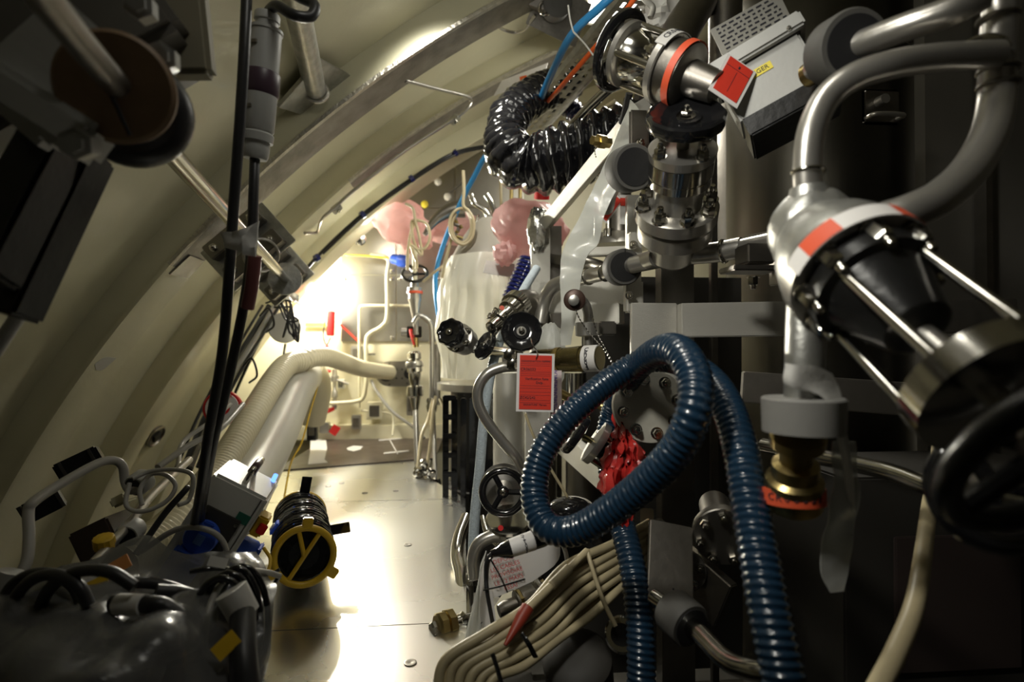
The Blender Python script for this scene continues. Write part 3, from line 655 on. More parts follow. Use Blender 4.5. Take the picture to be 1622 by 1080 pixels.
for a in (.6,):
    d_ = M.to_3x3() @ Vector((math.cos(a), math.sin(a), 0)); T.part('cross_bar', MB().sweep([M.translation-d_*R0*.93, M.translation+d_*R0*.93], .005, 8, smooth=False), yellow)
d_ = M.to_3x3() @ Vector((math.cos(-.2), math.sin(-.2), 0)); T.part('cross_bar', MB().sweep([M.translation, M.translation+d_*R0*.93], .005, 8, smooth=False), yellow)
for a in (.1, 2.2, 4.3):
    d_ = M.to_3x3() @ Vector((math.cos(a), math.sin(a), 0))
    mb = MB(); mb.box((0, 0, 0), (.026, .022, .014), fr(M.translation+d_*(R0+.007), ax, d_), bev=.002); T.part('lug', mb, yellow)
    mb = MB(); mb.box((0, 0, 0), (.022, .018, .014), fr(f1+d_*(R0+.007), ax, d_), bev=.002); T.part('lug', mb, yellow)
for q, a in ((L*.95, 0.15), (L*.42, 1.45)):
    d_ = M.to_3x3() @ Vector((math.cos(a), math.sin(a), 0)); c = M.translation+ax.normalized()*q+d_*(R0+.02)
    mb = MB(); mb.box((0, 0, 0), (.055, .026, .003), fr(c, ax.normalized()+d_*.2, d_), bev=.001); T.part('black_tab', mb, blackg)
d_ = M.to_3x3() @ Vector((math.cos(-.95), math.sin(-.95), 0)); c = M.translation+ax.normalized()*L*.28+d_*(R0+.012)
mb = MB(); mb.box((0, 0, 0), (.035, .03, .006), fr(c, d_, ax), bev=.002); bt = T.part('blue_clip', mb, mat('bright_blue_clip', (.05, .15, .75), .35))
T.part('eyelet', MB().torus(.006, .002, fr(c+d_*.005, d_), 20, 6), white, bt)
# grey film bag full of cables in the corner
T = Thing('cable_bag', 'large crumpled translucent bag full of black cables in the corner', 'bag')
rows = []
for (y, Yc, x0, x1, bul) in ((884, 1.0, 130, 405, .02), (925, .93, 20, 440, .05), (960, .86, -60, 432, .08), (1010, .80, -80, 430, .09), (1080, .74, -80, 415, .08), (1130, .70, -80, 405, .05)):
    rows.append([P(x0+(x1-x0)*t, y-14*math.sin(t*9+y*.02)-(22 if 0 < t < 1 else 0)*math.sin(t*PI)*(1 if y < 900 else 0), Yc-bul*math.sin(PI*t)+.02*math.sin(t*11+y)) for t in (0, .12, .25, .38, .5, .62, .75, .88, 1)])
T.part('film', MB().sheet(rows, .0015, 6, wr=.026, wf=15), bagf)
bk = MB(); bk.blob(P(150, 1060, .98), (.26, .10, .13), amp=.12, freq=3, seg=44); T.part('contents', bk, blackm)
random.seed(11)
for k in range(10):
    cx, cy, Y0 = 180+random.uniform(-130, 160), 990+random.uniform(-50, 60), .84+random.uniform(-.03, .05)
    rx, ry = random.uniform(60, 120), random.uniform(35, 75); ph = random.uniform(0, 6)
    pts = PL(*[(cx+rx*math.cos(ph+t), cy+ry*math.sin(ph+t), Y0+.03*math.sin(t)) for t in [i*.6 for i in range(9)]])
    tube('bagged_cable', 'thick black cable coiled inside the translucent bag', 'cable', pts, random.choice((.008, .011)), blackr, 'cables coiled inside the bag', seg=10)
for k, (cx, cy, rx, ry, Y0) in enumerate(((375, 990, 38, 90, .84), (385, 985, 40, 88, .85), (362, 1000, 44, 92, .83), (350, 1010, 50, 95, .82))):
    pts = PL(*[(cx+rx*math.cos(-2.6+t), cy+ry*math.sin(-2.6+t), Y0) for t in [i*.5 for i in range(9)]])
    tube('coiled_cable', 'glossy black cable looped over the end of the bag', 'cable', pts, .0048, blackg, 'glossy cables looped over the bag end', seg=10)
tube('black_lead', 'black lead curving from the bag onto the deck below the reel', 'cable', PL((443, 912, .98), (420, 906, .95), (380, 905, .88), (350, 925, .84), (330, 970, .8), (325, 1030, .78), (350, 1060, .77)), .0045, greycable)
tube('black_lead', 'short black lead ending on the deck below the reel', 'cable', PL((300, 905, .86), (350, 900, .88), (400, 912, .95), (430, 925, 1.0), (442, 914, 1.0)), .004, blackg)
T = Thing('wrapped_plug', 'thick black cable with white wrapped collar at the bag end', 'connector')
T.part('cable', MB().sweep(PL((385, 965, .80), (384, 1000, .77), (386, 1050, .74), (392, 1110, .72)), .0165, 20), blackr)
T.part('collar', MB().lathe([(0, .021), (.038, .020)], 24, fr(P(366, 935, .80), P(383, 966, .80)-P(366, 935, .80))), tape)
T = Thing('taped_cable_end', 'black plug with white label band lying on the grey bag', 'connector')
T.part('plug', MB().sweep(PL((180, 955, .80), (240, 957, .78), (262, 962, .78), (285, 980, .78)), .011, 16), blackr)
T.part('label_band', MB().sweep(PL((188, 957, .795), (229, 958, .782)), .0135, 20), tape)
for (x, y, Y, w_, h_, m_, lab, an) in ((186, 897, .96, .034, .02, mat('orange_card', (.55, .22, .06), .5), 'small orange label card on top of the grey bag', .6), (150, 930, .93, .035, .022, yellow, 'yellow card end tucked under the orange card', .5), (358, 1022, .80, .03, .02, yellow, 'yellow card showing between the looped cables', .8), (345, 890, .93, .026, .014, tape, 'white printed sticker on top of the grey bag', -.2)):
    mb = MB(); mb.box((0, 0, 0), (w_, h_, .002), fr(P(x, y, Y-.06), (.1, -1, .5), (1, 0, 0)) @ Matrix.Rotation(an, 4, 'Z')); single('label_card', lab, 'label', mb, m_)
# ================================================================ along the end wall
def chain(T, name, pts, mt, parent=None, seg=20):
    """a turned piece: (point, radius) stations along an almost straight line"""
    o = pts[0][0]; ax = pts[-1][0]-o; L = ax.length; u = ax.normalized(); mb = MB()
    mb.lathe([((p-o).dot(u), r) for p, r in pts], seg, fr(o, ax)); return T.part(name, mb, mt, parent)
def turned(a, b, prof):
    return [(a.lerp(b, t), r) for t, r in prof]
# wall lamp
T = Thing('work_lamp', 'small glaring work lamp behind the last rib, dazzling on the wall', 'lamp')
c = P(492, 432, 3.40); M = fr(c, (.6, -.5, -.5)); T.part('housing', MB().lathe([(-.05, .03), (-.04, .045), (0, .05)], 24, M), blackm)
T.part('lens', MB().lathe([(.001, .044), (.004, .044), (.008, .036)], 24, M), lampm)
T = Thing('small_wall_lamp', 'small chrome lamp head beside the yellow cable under the hull', 'lamp')
c = P(570, 379, 3.2); M = fr(c, (.2, -1, -.2)); T.part('head', MB().lathe([(-.05, .02), (-.03, .032), (0, .034), (.004, .028)], 24, M), steel2); T.part('mount', MB().cyl(P(562, 370, 3.2), P(552, 362, 3.22), .012), steel)
# bent white pipes on the wall
tube('thin_wall_pipe', 'thin white pipe bent around the end wall, taller of the two', 'pipe', PL((587, 404, 3.42), (614, 410, 3.40), (613, 440, 3.40), (613, 500, 3.40), (604, 517, 3.40), (586, 528, 3.40), (580, 542, 3.40), (580, 600, 3.40), (576, 628, 3.40), (562, 636, 3.40), (520, 639, 3.40), (490, 640, 3.40)), .012, cream2, sub=10)
tube('thin_wall_pipe', 'thin white pipe bent in an arch over the steel panels', 'pipe', PL((569, 646, 3.43), (569, 580, 3.43), (569, 500, 3.43), (570, 488, 3.43), (580, 484, 3.43), (650, 484, 3.43)), .008, cream2, sub=10)
tube('yellow_cable', 'yellow cable stretched level to the blue plug', 'cable', PL((546, 404, 3.40), (580, 405, 3.38), (620, 409, 3.36)), .006, yellow)
T = Thing('blue_plug', 'blue plug on the end of the yellow cable near the wall', 'plug')
chain(T, 'plug', turned(P(619, 409, 3.36), P(645, 415, 3.33), [(0, .018), (.1, .028), (.45, .030), (.5, .036), (.85, .036), (1, .028)]), blueplug)
# little wall fittings
def wallbox(lab, x, y, w_, h_, mt, face=None, name='wall_fitting', Y=3.46, cat='wall fitting'):
    T = Thing(name, lab, cat); c = P(x, y, Y); mb = MB(); mb.box((c.x, c.y, c.z), (S(w_, Y), .05, S(h_, Y)), bev=.004); T.part('frame', mb, mt)
    if face: mb = MB(); mb.box((c.x, c.y-.027, c.z), (S(w_*.62, Y), .01, S(h_*.62, Y)), bev=.002); T.part('face', mb, face)
    return T
wallbox('steel clamp box on the end wall crossed by two white pipes', 566, 560, 18, 24, steel, dsteel)
wallbox('small black-faced valve box on the cream end wall', 541, 608, 10, 15, whitep, blackg)
wallbox('square socket frame with a dark opening on the cream end wall', 594, 650, 24, 27, cream2, dsteel)
wallbox('steel foot clamp on the ledge at the end wall', 565, 668, 14, 22, steel, dsteel, Y=3.42)
wallbox('tall black plate on the wall foot beside the red tag', 495, 676, 14, 40, blackm, dsteel, Y=3.42)
wallbox('small pale latch box between black plate and red tag', 515, 677, 14, 16, steel, Y=3.42)
wallbox('dim steel box on the wall behind the fittings column', 651, 640, 12, 34, steel, dsteel)
single('black_wall_tab', 'short black tab on the wall under the steel panels', 'tab', MB().box(P(589, 561, 3.46), (.04, .02, .008)), blackm)
T = Thing('small_valve_column', 'small vertical steel valve column on the cream end wall', 'valve')
chain(T, 'body', turned(P(530, 585, 3.44), P(530, 648, 3.44), [(0, .012), (.15, .016), (.16, .024), (.3, .024), (.31, .01), (.5, .01), (.55, .018), (.7, .018), (.72, .010), (.9, .016), (1, .012)]), steel)
T.part('cross_bar', MB().cyl(P(523, 598, 3.43), P(552, 608, 3.43), .008), steel)
T.part('red_cap', MB().cyl(P(516, 586, 3.43), P(524, 588, 3.43), .010), redp)
single('red_lever', 'red lever handle on the cream wall under the small valves', 'lever', MB().sweep(PL((507, 655, 3.42), (518, 651, 3.40), (529, 647, 3.42)), lambda s, t, a: .010+.004*math.sin(t*3), 10, flat=.5), redp)
single('red_square_tag', 'red square tag hanging at the foot of the end wall', 'tag', MB().box((0, 0, 0), (.046, .004, .055), Matrix.Translation(P(530, 681, 3.38)) @ Matrix.Rotation(.6, 4, 'Y')), redp)
T = Thing('red_cylinder', 'red cylinder hanging in a loop on the dazzling wall', 'cylinder')
chain(T, 'body', turned(P(525, 492, 3.38), P(523, 532, 3.38), [(0, .012), (.04, .022), (.95, .024), (1, .018)]), redp)
T.part('strap', MB().sweep(PL((516, 502, 3.38), (512, 530, 3.38), (517, 546, 3.38), (524, 534, 3.38)), .004, 8), blackr); T.part('tip', MB().blob(P(518, 551, 3.38), (.012, .012, .02), amp=0, seg=12), redp)
T = Thing('yellow_wall_strip', 'yellow strip on the dazzling wall beside the red cylinder', 'strip'); mb = MB(); mb.box(P(500, 514, 3.47), (.12, .01, .022)); T.part('strip', mb, yellowtape)
tube('red_strap', 'red strap slanting down from the steel panel', 'strap', PL((539, 514, 3.44), (552, 526, 3.44), (568, 541, 3.44)), .006, red, seg=8)
tube('grey_wall_cable', 'dark grey cable sagging from the oval port to the deck corner', 'cable', PL((588, 602, 3.42), (598, 622, 3.38), (622, 652, 3.34), (654, 676, 3.3), (672, 694, 3.25)), .009, greycable)
tube('thin_wall_pipe', 'short thin pipe rising from the brown board', 'pipe', PL((622, 690, 3.36), (623, 668, 3.42), (618, 655, 3.44), (590, 652, 3.44), (572, 650, 3.44)), .006, cream2)
tube('yellow_wire', 'thin yellow wire trailing down over the silver duct end', 'cable', PL((502, 590, 2.62), (503, 610, 2.6), (492, 650, 2.55), (478, 700, 2.4), (462, 730, 2.3), (455, 760, 2.15), (450, 790, 2.0)), .0035, yellow)
# oval port plate
T = Thing('oval_port_plate', 'steel port plate with rounded end and dark holes on the end wall', 'plate')
mb = MB(); pts = []
for i in range(13): a = PI/2+PI*i/12; q = P(617+22*math.cos(a), 592-20*math.sin(a), 3.44); pts.append((q.x, q.z))
q1, q2 = P(660, 612, 3.44), P(660, 572, 3.44); pts += [(q1.x, q1.z), (q2.x, q2.z)]
Mx = Matrix.Translation((0, 3.45, 0)) @ Matrix.Rotation(PI/2, 4, 'X'); mb.prism([(x, z) for x, z in pts], .012, Mx); T.part('plate', mb, panelst)
T.part('port', MB().lathe([(0, .045), (.006, .045)], 30, fr(P(612, 592, 3.438), (0, -1, 0))), blackm)
T.part('port', MB().lathe([(0, .03), (.006, .03)], 30, fr(P(648, 592, 3.438), (0, -1, 0))), blackm)
for x, y in ((628, 585), (628, 599), (637, 585), (637, 599), (617, 576), (617, 609), (645, 577), (645, 607)): T.part('hole', MB().lathe([(0, .005), (.003, .005)], 10, fr(P(x, y, 3.437), (0, -1, 0))), blackm)
# handwheel valve and column at the wall corner
T = Thing('corner_valve', 'small black spoked handwheel valve with an orange band before the steel panels', 'valve')
c = P(657, 433, 2.75); handwheel(T, fr(c, (.0, -.85, .8)), S(22, 2.75), 'spoke', blackm, thick=.0075, nut=False)
chain(T, 'stem', turned(P(657, 395, 2.76), P(657, 455, 2.75), [(0, .012), (1, .012)]), cream2)
chain(T, 'bonnet', turned(P(657, 446, 2.75), P(657, 474, 2.75), [(0, .018), (.3, .02), (.35, .034), (.6, .036), (.65, .03), (1, .030)]), steel)
chain(T, 'orange_band', turned(P(657, 461, 2.75), P(657, 465, 2.75), [(0, .038), (1, .038)]), redtape)
chain(T, 'body', turned(P(657, 473, 2.75), P(659, 530, 2.75), [(0, .034), (.1, .028), (.5, .016), (.8, .011), (1, .011)]), steel)
T = Thing('valve_block', 'square steel manifold block with a red lever on the vertical pipe', 'manifold')
mb = MB(); mb.box(P(657, 526, 2.78), (.07, .05, .055), bev=.003); T.part('block', mb, steel2)
T.part('lever', MB().sweep(PL((649, 522, 2.72), (652, 534, 2.70), (656, 546, 2.70)), .008, 8, flat=.5), redp); T.part('port', MB().cyl(P(636, 526, 2.78), P(646, 526, 2.78), .020), steel)
T.part('port', MB().cyl(P(658, 535, 2.78), P(659, 550, 2.78), .014), brass)
T = Thing('fitting_column', 'vertical column of steel valve fittings at the corner of the deck', 'fittings')
chain(T, 'upper_fitting', turned(P(656, 556, 2.7), P(657, 590, 2.7), [(0, .02), (.1, .032), (.35, .034), (.4, .026), (.6, .026), (.65, .036), (.95, .036), (1, .03)]), steel2)
chain(T, 'bolted_ring', turned(P(656, 572, 2.7), P(657, 582, 2.7), [(0, .038), (.2, .042), (.8, .042), (1, .038)]), steel)
chain(T, 'lower_fitting', turned(P(657, 588, 2.7), P(658, 650, 2.7), [(0, .030), (.2, .028), (.35, .022), (.38, .038), (.62, .040), (.66, .028), (1, .014)]), steel2)
chain(T, 'stem_pipe', turned(P(658, 648, 2.7), P(662, 760, 2.55), [(0, .013), (1, .013)]), steel)
tube('corner_pipe', 'hooked white-topped pipe beside the fitting column', 'pipe', PL((655, 512, 2.72), (664, 500, 2.72), (676, 506, 2.72), (683, 518, 2.72), (684, 560, 2.72), (684, 640, 2.70)), .012, steel)
tube('corner_pipe', 'thick upright steel pipe between column and wrapped vessel', 'pipe', PL((692, 545, 2.75), (692, 600, 2.75), (692, 640, 2.7)), .017, baresteel, smooth=False)
T = Thing('pipe_coupling', 'clamped steel coupling low on the upright corner pipes', 'coupling')
chain(T, 'coupling', turned(P(684, 630, 2.68), P(684, 652, 2.68), [(0, .022), (.2, .026), (.4, .022), (.6, .027), (1, .022)]), steel2)
tube('corner_pipe', 'lower upright pipe ending in a nut on the deck edge', 'pipe', PL((686, 650, 2.66), (688, 700, 2.58), (690, 762, 2.45)), .010, steel)
chain(Thing('pipe_nut', 'hexagonal nut at the foot of the upright corner pipe', 'nut'), 'nut', turned(P(690, 758, 2.42), P(691, 776, 2.42), [(0, .018), (.3, .022), (.7, .022), (1, .018)]), steel2, seg=6)
for k, (pts, lab) in enumerate((((( 690, 628, 2.6), (686, 650, 2.56), (682, 700, 2.5), (676, 740, 2.45), (672, 770, 2.4)), 'cream cable falling beside the fitting column to the deck'), (((686, 632, 2.6), (678, 665, 2.56), (668, 690, 2.5), (662, 740, 2.4)), 'second cream cable slanting down to the fitting foot'), (((697, 632, 2.5), (706, 650, 2.45), (722, 662, 2.4), (752, 664, 2.35)), 'cream cable bowing right in front of the black column'))):
    tube('cream_cable', lab, 'cable', PL(*pts), .0075, creamcable)
random.seed(9)
T = Thing('coupling_cluster', 'cluster of small bright couplings at the foot of the fitting column', 'fittings')
for k in range(9):
    x, y = 668+random.uniform(-10, 22), 742+random.uniform(-14, 24); chain(T, 'coupling', turned(P(x, y, 2.45), P(x+random.uniform(-6, 10), y+random.uniform(6, 14), 2.42), [(0, .012), (.2, .02), (.6, .02), (.7, .013), (1, .013)]), steel2, seg=10)
# hanging coils
def coil(lab, pts, r=.0065): return tube('cream_cable_loop', lab, 'cable', PL(*pts), r, creamcable, 'hanging cream cable loops')
coil('cream cable looped in a wide bow above the black handwheel', ((642, 322, 2.5), (654, 330, 2.5), (658, 350, 2.5), (664, 375, 2.5), (668, 402, 2.5), (661, 396, 2.5), (654, 375, 2.52), (652, 352, 2.52), (662, 349, 2.5), (676, 355, 2.5), (681, 375, 2.5), (674, 392, 2.5), (662, 395, 2.5), (652, 388, 2.5)))
coil('narrow cream cable loop dropping to the handwheel', ((657, 352, 2.54), (650, 372, 2.54), (646, 400, 2.54), (645, 428, 2.54)))
coil('cream cable falling steeply beside the blue plug', ((650, 385, 2.56), (655, 402, 2.56), (660, 414, 2.56), (660, 425, 2.56)))
coil('oval double coil of cream cable before the domed vessel', ((734, 270, 2.3), (735, 300, 2.3), (734, 325, 2.3), (742, 334, 2.3), (750, 350, 2.3), (748, 375, 2.3), (736, 387, 2.3), (722, 382, 2.3), (713, 366, 2.3), (714, 345, 2.3), (724, 332, 2.3), (737, 332, 2.31), (746, 348, 2.31), (745, 372, 2.31), (734, 384, 2.31), (720, 376, 2.31), (716, 355, 2.31), (722, 338, 2.31)))
coil('cream cable end falling behind the bright blue hose', ((715, 378, 2.34), (709, 400, 2.34), (704, 420, 2.34), (700, 440, 2.34)))
coil('pale lead slanting from the blue hose towards the handwheel', ((706, 418, 2.4), (692, 428, 2.4), (680, 438, 2.42), (670, 446, 2.44)), .005)
T = Thing('hanging_fitting_bunch', 'bunch of dark small fittings hanging inside the oval coil', 'fittings')
random.seed(4)
for k in range(10): T.part('fitting', MB().cyl(P(722+random.uniform(-6, 8), 345+k*4, 2.33), P(728+random.uniform(-6, 6), 350+k*4, 2.33), .008, seg=8), (dsteel, brass)[k % 2])
# pink film bundles
single('pink_film_bundle', 'bright pink plastic film bundle glowing above the blue plug', 'film', MB().blob(P(640, 358, 3.1), (.15, .09, .115), Matrix.Rotation(.5, 4, 'Y'), amp=.38, freq=1.6, seg=40, seed=2), pink)
single('pink_film_bundle', 'small pink film bundle behind the oval cable coil', 'film', MB().blob(P(722, 362, 3.2), (.15, .09, .09), amp=.3, freq=2, seg=36, seed=5), pink)
T = Thing('pink_wrapped_head', 'large pink film wrapped head beside the foil-topped post', 'wrapped head')
T.part('film', MB().blob(P(838, 362, 2.12), (.140, .12, .105), Matrix.Rotation(.25, 4, 'Y'), amp=.16, freq=2.4, seg=44, seed=9), pink)
T.part('knot', MB().blob(P(800, 402, 2.06), (.040, .05, .04), amp=.4, freq=3, seg=24, seed=1), pink)
tube('bent_strap_pipe', 'grey flat curved duct end behind the cream coils', 'duct', PL((672, 372, 2.7), (690, 348, 2.7), (712, 334, 2.7), (735, 330, 2.7)), lambda s, t, a: .010+.035*t, dsteel)
for k, (pts, r_) in enumerate((((( 746, 308, 2.5), (752, 322, 2.5), (768, 334, 2.5), (778, 352, 2.5)), .012), (((770, 308, 2.5), (778, 322, 2.5), (786, 346, 2.5)), .014), (((757, 340, 2.45), (754, 356, 2.45), (750, 366, 2.45)), .007))):
    tube('chrome_tube', ('bent chrome tube left of the pink wrapped head', 'thick chrome tube touching the pink wrapped head', 'short thin chrome tube under the bent ones')[k], 'tube', PL(*pts), r_, steel2)
tube('wall_cable', 'pale vertical cable hanging behind the black duct', 'cable', PL((793, 285, 3.0), (794, 330, 3.0)), .008, creamcable)
for k, x in enumerate((810, 824)): tube('brass_pipe', ('brass pipe standing behind the black duct', 'second brass pipe nearer the red cap')[k], 'pipe', PL((x, 290, 2.9), (x, 330, 2.9)), .010, brass)
single('red_bottle_top', 'red round cap under the belly of the black duct', 'cap', MB().lathe([(0, .03), (.04, .03), (.05, .02)], 20, fr(P(858, 315, 2.2), (0, -.4, 1))), redp)
tube('dark_strut', 'thin dark strut slanting beside the bright blue hose', 'strut', PL((770, 240, 2.7), (745, 285, 2.7), (722, 330, 2.7)), .008, dsteel, smooth=False)
tube('dark_strut', 'shorter thin dark strut above the oval coil', 'strut', PL((735, 286, 2.8), (712, 306, 2.8)), .006, dsteel, smooth=False)
# big wrapped vessel
T = Thing('wrapped_vessel', 'large domed vessel wrapped in white translucent sheet', 'vessel')
vc = P(777, 600, 2.45); R0 = S(78, 2.45); zt = P(777, 432, 2.45).z; zb = P(777, 612, 2.30).z
M = Matrix.Translation((vc.x, vc.y+.0, 0))
T.part('dome', MB().lathe([(zt-.05, R0*.95), (zt+.05, R0*.82), (zt+.14, R0*.60), (zt+.20, R0*.40), (zt+.235, R0*.2), (zt+.24, .02)], 48, M), mat('grey_dome_paint', (.30, .28, .24), .45, 0, .1, 20))
def pl(r, pleat):
    rows = []
    return rows
mb = MB(); seg = 120; rows = []
for i in range(22):
    t = i/21; z = zt+.06+(zb-zt-.03)*t; r = R0*(.84+.16*min(1, t*4))*(1+.04*math.sin(t*PI)); row = []
    for j in range(seg):
        a = 2*PI*j/seg; pk = math.sin(a*26+2*math.sin(a*5)+t*2)*.010*min(1, t*3)*(1-.75*max(0, t-.45)/.55) + .022*noise.noise(Vector((math.cos(a)*2, math.sin(a)*2, t*4)))
        row.append((vc.x+(r+pk)*math.cos(a), vc.y+(r+pk)*math.sin(a), z))
    rows.append(row)
mb.grid(rows, cv=True); T.part('sheet', mb, sheetf)
T.part('base_rim', MB().lathe([(zb-.02, R0*.9), (zb-.02, R0*1.08), (zb+.008, R0*1.08), (zb+.008, R0*.9)], 64, M), steel)
T.part('tape', MB().sheet([[P(770, 412, 2.12), P(815, 418, 2.14)], [P(765, 432, 2.10), P(815, 440, 2.13)]], .002, wr=.004), tape)
T = Thing('machinery_column', 'black ribbed machinery column below the wrapped vessel', 'column')
cz0, cz1 = P(770, 780, 2.3).z, zb-.02
T.part('barrel', MB().lathe([(cz0, R0*.8), (cz1, R0*.8)], 40, M), blackm)
T.part('pedestal', MB().lathe([(-.52, R0*.9), (cz0, R0*.9)], 40, M), dark)
for k in range(7):
    x = 706+k*14; mb = MB(); p = P(x, 700, 2.12+.01*(k % 2)); mb.box((p.x, p.y, (cz0+cz1)/2), (.022, .03, cz1-cz0-.02), bev=.004); T.part('rib', mb, blackg)
for k in range(5):
    mb = MB(); p = P(712, 630+k*30, 2.1); mb.box(p, (.05, .03, .02), bev=.004); T.part('lug', mb, blackg)
# bright blue hose and orange cable on a slotted tray
tube('blue_air_hose', 'bright blue hose crossing the slotted tray then falling before the wall', 'hose', PL((985, -20, 1.45), (950, 12, 1.5), (905, 56, 1.6), (872, 120, 1.80), (846, 180, 2.10), (825, 205, 2.2), (775, 240, 2.42), (750, 282, 2.52), (728, 325, 2.6), (706, 378, 2.7), (692, 425, 2.75), (690, 462, 2.75), (697, 515, 2.75)), .0115, blueair)
tube('orange_cable', 'orange cable lying along the slotted steel tray', 'cable', PL((1018, -20, 1.42), (985, 25, 1.5), (940, 78, 1.62), (895, 130, 1.76), (868, 160, 1.98), (850, 176, 2.10)), .0075, orange)
T = Thing('slotted_cable_tray', 'slotted steel cable tray slanting under the hull top', 'cable tray')
p0, p1 = P(838, 205, 2.20), P(1045, -40, 1.50); ax = p1-p0; L = ax.length; n = Vector((.35, -.35, -1)); M = fr(p0, ax, n); Mt = M.to_3x3()
mb = MB(); W = .075; ns = int(L/.035)
def quad(x0, x1, z0, z1):
    for xx in (0, .003):
        mb.face([mb.v(M @ Vector((xx, a_, b_))) for a_, b_ in ((x0, z0), (x1, z0), (x1, z1), (x0, z1))], flat=True)
cols = [-W, -W*.62, -W*.42, -W*.1, W*.1, W*.42, W*.62, W]
for i in range(ns):
    z0 = L*i/ns; zm = z0+L/ns*.62
    for q in range(7):
        if q in (1, 3, 5): quad(cols[q], cols[q+1], z0, z0+L/ns*.38) 
        else: quad(cols[q], cols[q+1], z0, z0+L/ns)
for s_ in (-1, 1): mb.box((.0, s_*W, L/2), (.02, .002, L), M)
T.part('tray', mb, galv)
T = Thing('pale_tray_panel', 'pale panel with small orange sticker on the hull above the black duct', 'panel')
a, b_, c_, d_ = P(795, 128, 2.3), P(868, 100, 2.3), P(862, 118, 2.28), P(782, 152, 2.28)
T.part('panel', MB().sheet([[a, b_], [d_, c_]], .004), white)
T.part('orange_sticker', MB().sheet([PL((823, 122, 2.27), (834, 119, 2.27)), PL((824, 130, 2.265), (835, 127, 2.265))], .002), orange)
for k, (pts) in enumerate(((( 900, 8, 1.55), (903, 30, 1.56), (908, 50, 1.56)), ((908, 50, 1.56), (925, 68, 1.57), (940, 88, 1.57)))):
    tube('white_string', ('white string tying the blue hose to the tray top', 'white string end crossing to the orange cable')[k], 'string', PL(*pts), .0025, tape, seg=6)
# black crumpled ventilation duct
T = Thing('black_air_duct', 'black crumpled flexible air duct curling under the hull top', 'duct')
def crum(s, t, a):
    r = .070+.034*min(1, max(0, (t-.42)/.3)); sp = 36*t-8*t*t+.35*math.sin(a+t*9)+.18*math.sin(2*a+t*23)
    k = abs(math.sin(PI*sp)); f = min(1, max(.35, t*1.6))
    return r*(1-.20*f+.20*f*k) + .007*f*noise.noise(Vector((math.cos(a)*2.6, math.sin(a)*2.6, s*16))) + .004*noise.noise(Vector((math.cos(a)*6, math.sin(a)*6, s*60)))
T.part('duct', MB().sweep(PL((905, 128, 2.10), (850, 150, 2.02), (812, 178, 1.96), (801, 215, 1.9), (812, 250, 1.82), (846, 262, 1.80), (890, 250, 1.76), (940, 232, 1.73), (990, 214, 1.71), (1030, 196, 1.70)), crum, 64, .003), blackfilm)
T = Thing('small_dark_duct', 'short dark crumpled duct behind the black air duct', 'duct')
T.part('duct', MB().sweep(PL((872, 160, 2.15), (898, 168, 2.15), (918, 186, 2.15), (940, 205, 2.15)), lambda s, t, a: .042*(.86+.14*abs(math.sin(PI*s/.022)))+.005*noise.noise(Vector((math.cos(a)*2, math.sin(a)*2, s*40))), 32, .004), mat('navy_film', (.012, .013, .035), .16, 0, .5, 30, coat=.6))
for k, (pts, r_, m_) in enumerate((((( 903, 200, 1.7), (935, 165, 1.62), (978, 125, 1.52)), .011, steel2), (((915, 200, 1.72), (950, 160, 1.64), (985, 130, 1.55)), .006, steel2), (((925, 205, 1.8), (945, 180, 1.75), (975, 160, 1.7)), .007, creamcable))):
    tube('slanting_tube', ('bright slanting steel tube above the black air duct', 'thinner slanting steel tube beside the bright one', 'cream cable slanting beside the steel tubes')[k], 'tube', PL(*pts), r_, m_)
tube('black_strap', 'short black cable rising from the duct to the upper valve', 'cable', PL((985, 195, 1.25), (992, 170, 1.22), (997, 148, 1.2)), .008, blackr)
# ceiling lamp
T = Thing('ceiling_light', 'bright ceiling lamp behind the slotted tray', 'ceiling light')
c = P(985, 14, 2.2); M = fr(c, (-.2, -.6, -.8), (1, 0, 0)); mb = MB(); mb.box((0, 0, -.02), (.30, .16, .04), M, bev=.006); T.part('housing', mb, whitep); mb = MB(); mb.box((0, 0, .003), (.27, .13, .006), M, bev=.002); T.part('diffuser', mb, lampw)
# ================================================================ machinery rack
def beam(name, lab, a, b, w_, h_, mt, up=(0, 0, 1), cat='beam', bev=.002, hollow=False):
    """bar of section w_ (across) by h_ (along up) from a to b"""
    T = Thing(name, lab, cat); ax = b-a; M = fr((a+b)/2, ax, up); mb = MB(); mb.box((0, 0, 0), (h_, w_, ax.length), M, bev=bev); T.part('bar', mb, mt)
    T.M = M; T.L = ax.length; return T
# tanks and plates behind
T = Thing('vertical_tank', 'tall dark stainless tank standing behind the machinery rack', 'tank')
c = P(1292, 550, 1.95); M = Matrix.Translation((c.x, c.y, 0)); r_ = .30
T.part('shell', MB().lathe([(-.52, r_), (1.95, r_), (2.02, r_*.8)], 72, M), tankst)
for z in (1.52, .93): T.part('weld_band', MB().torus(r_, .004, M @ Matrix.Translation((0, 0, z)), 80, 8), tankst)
c2 = P(1085, 20, 2.1)
T = Thing('rear_vessel', 'pale grey vessel flank at the top behind the slotted valve wheel', 'vessel')
T.part('shell', MB().lathe([(1.0, .20), (1.95, .20)], 48, Matrix.Translation((P(1150, 0, 2.7).x, 2.7, 0))), dsteel)
T = Thing('grey_partition', 'dull grey flat panel beyond the tank at the edge', 'panel')
mb = MB(); mb.box((P(1560, 300, 1.6).x, 1.6, .75), (.42, .04, 2.3)); T.part('panel', mb, greypaint)
mb = MB(); mb.box((P(1560, 300, 1.55).x, 1.555, .80), (.02, .04, 2.2)); T.part('stiffener', mb, dsteel)
T = Thing('dark_cabinet', 'dark brown-grey cabinet low behind the tank at the edge', 'cabinet')
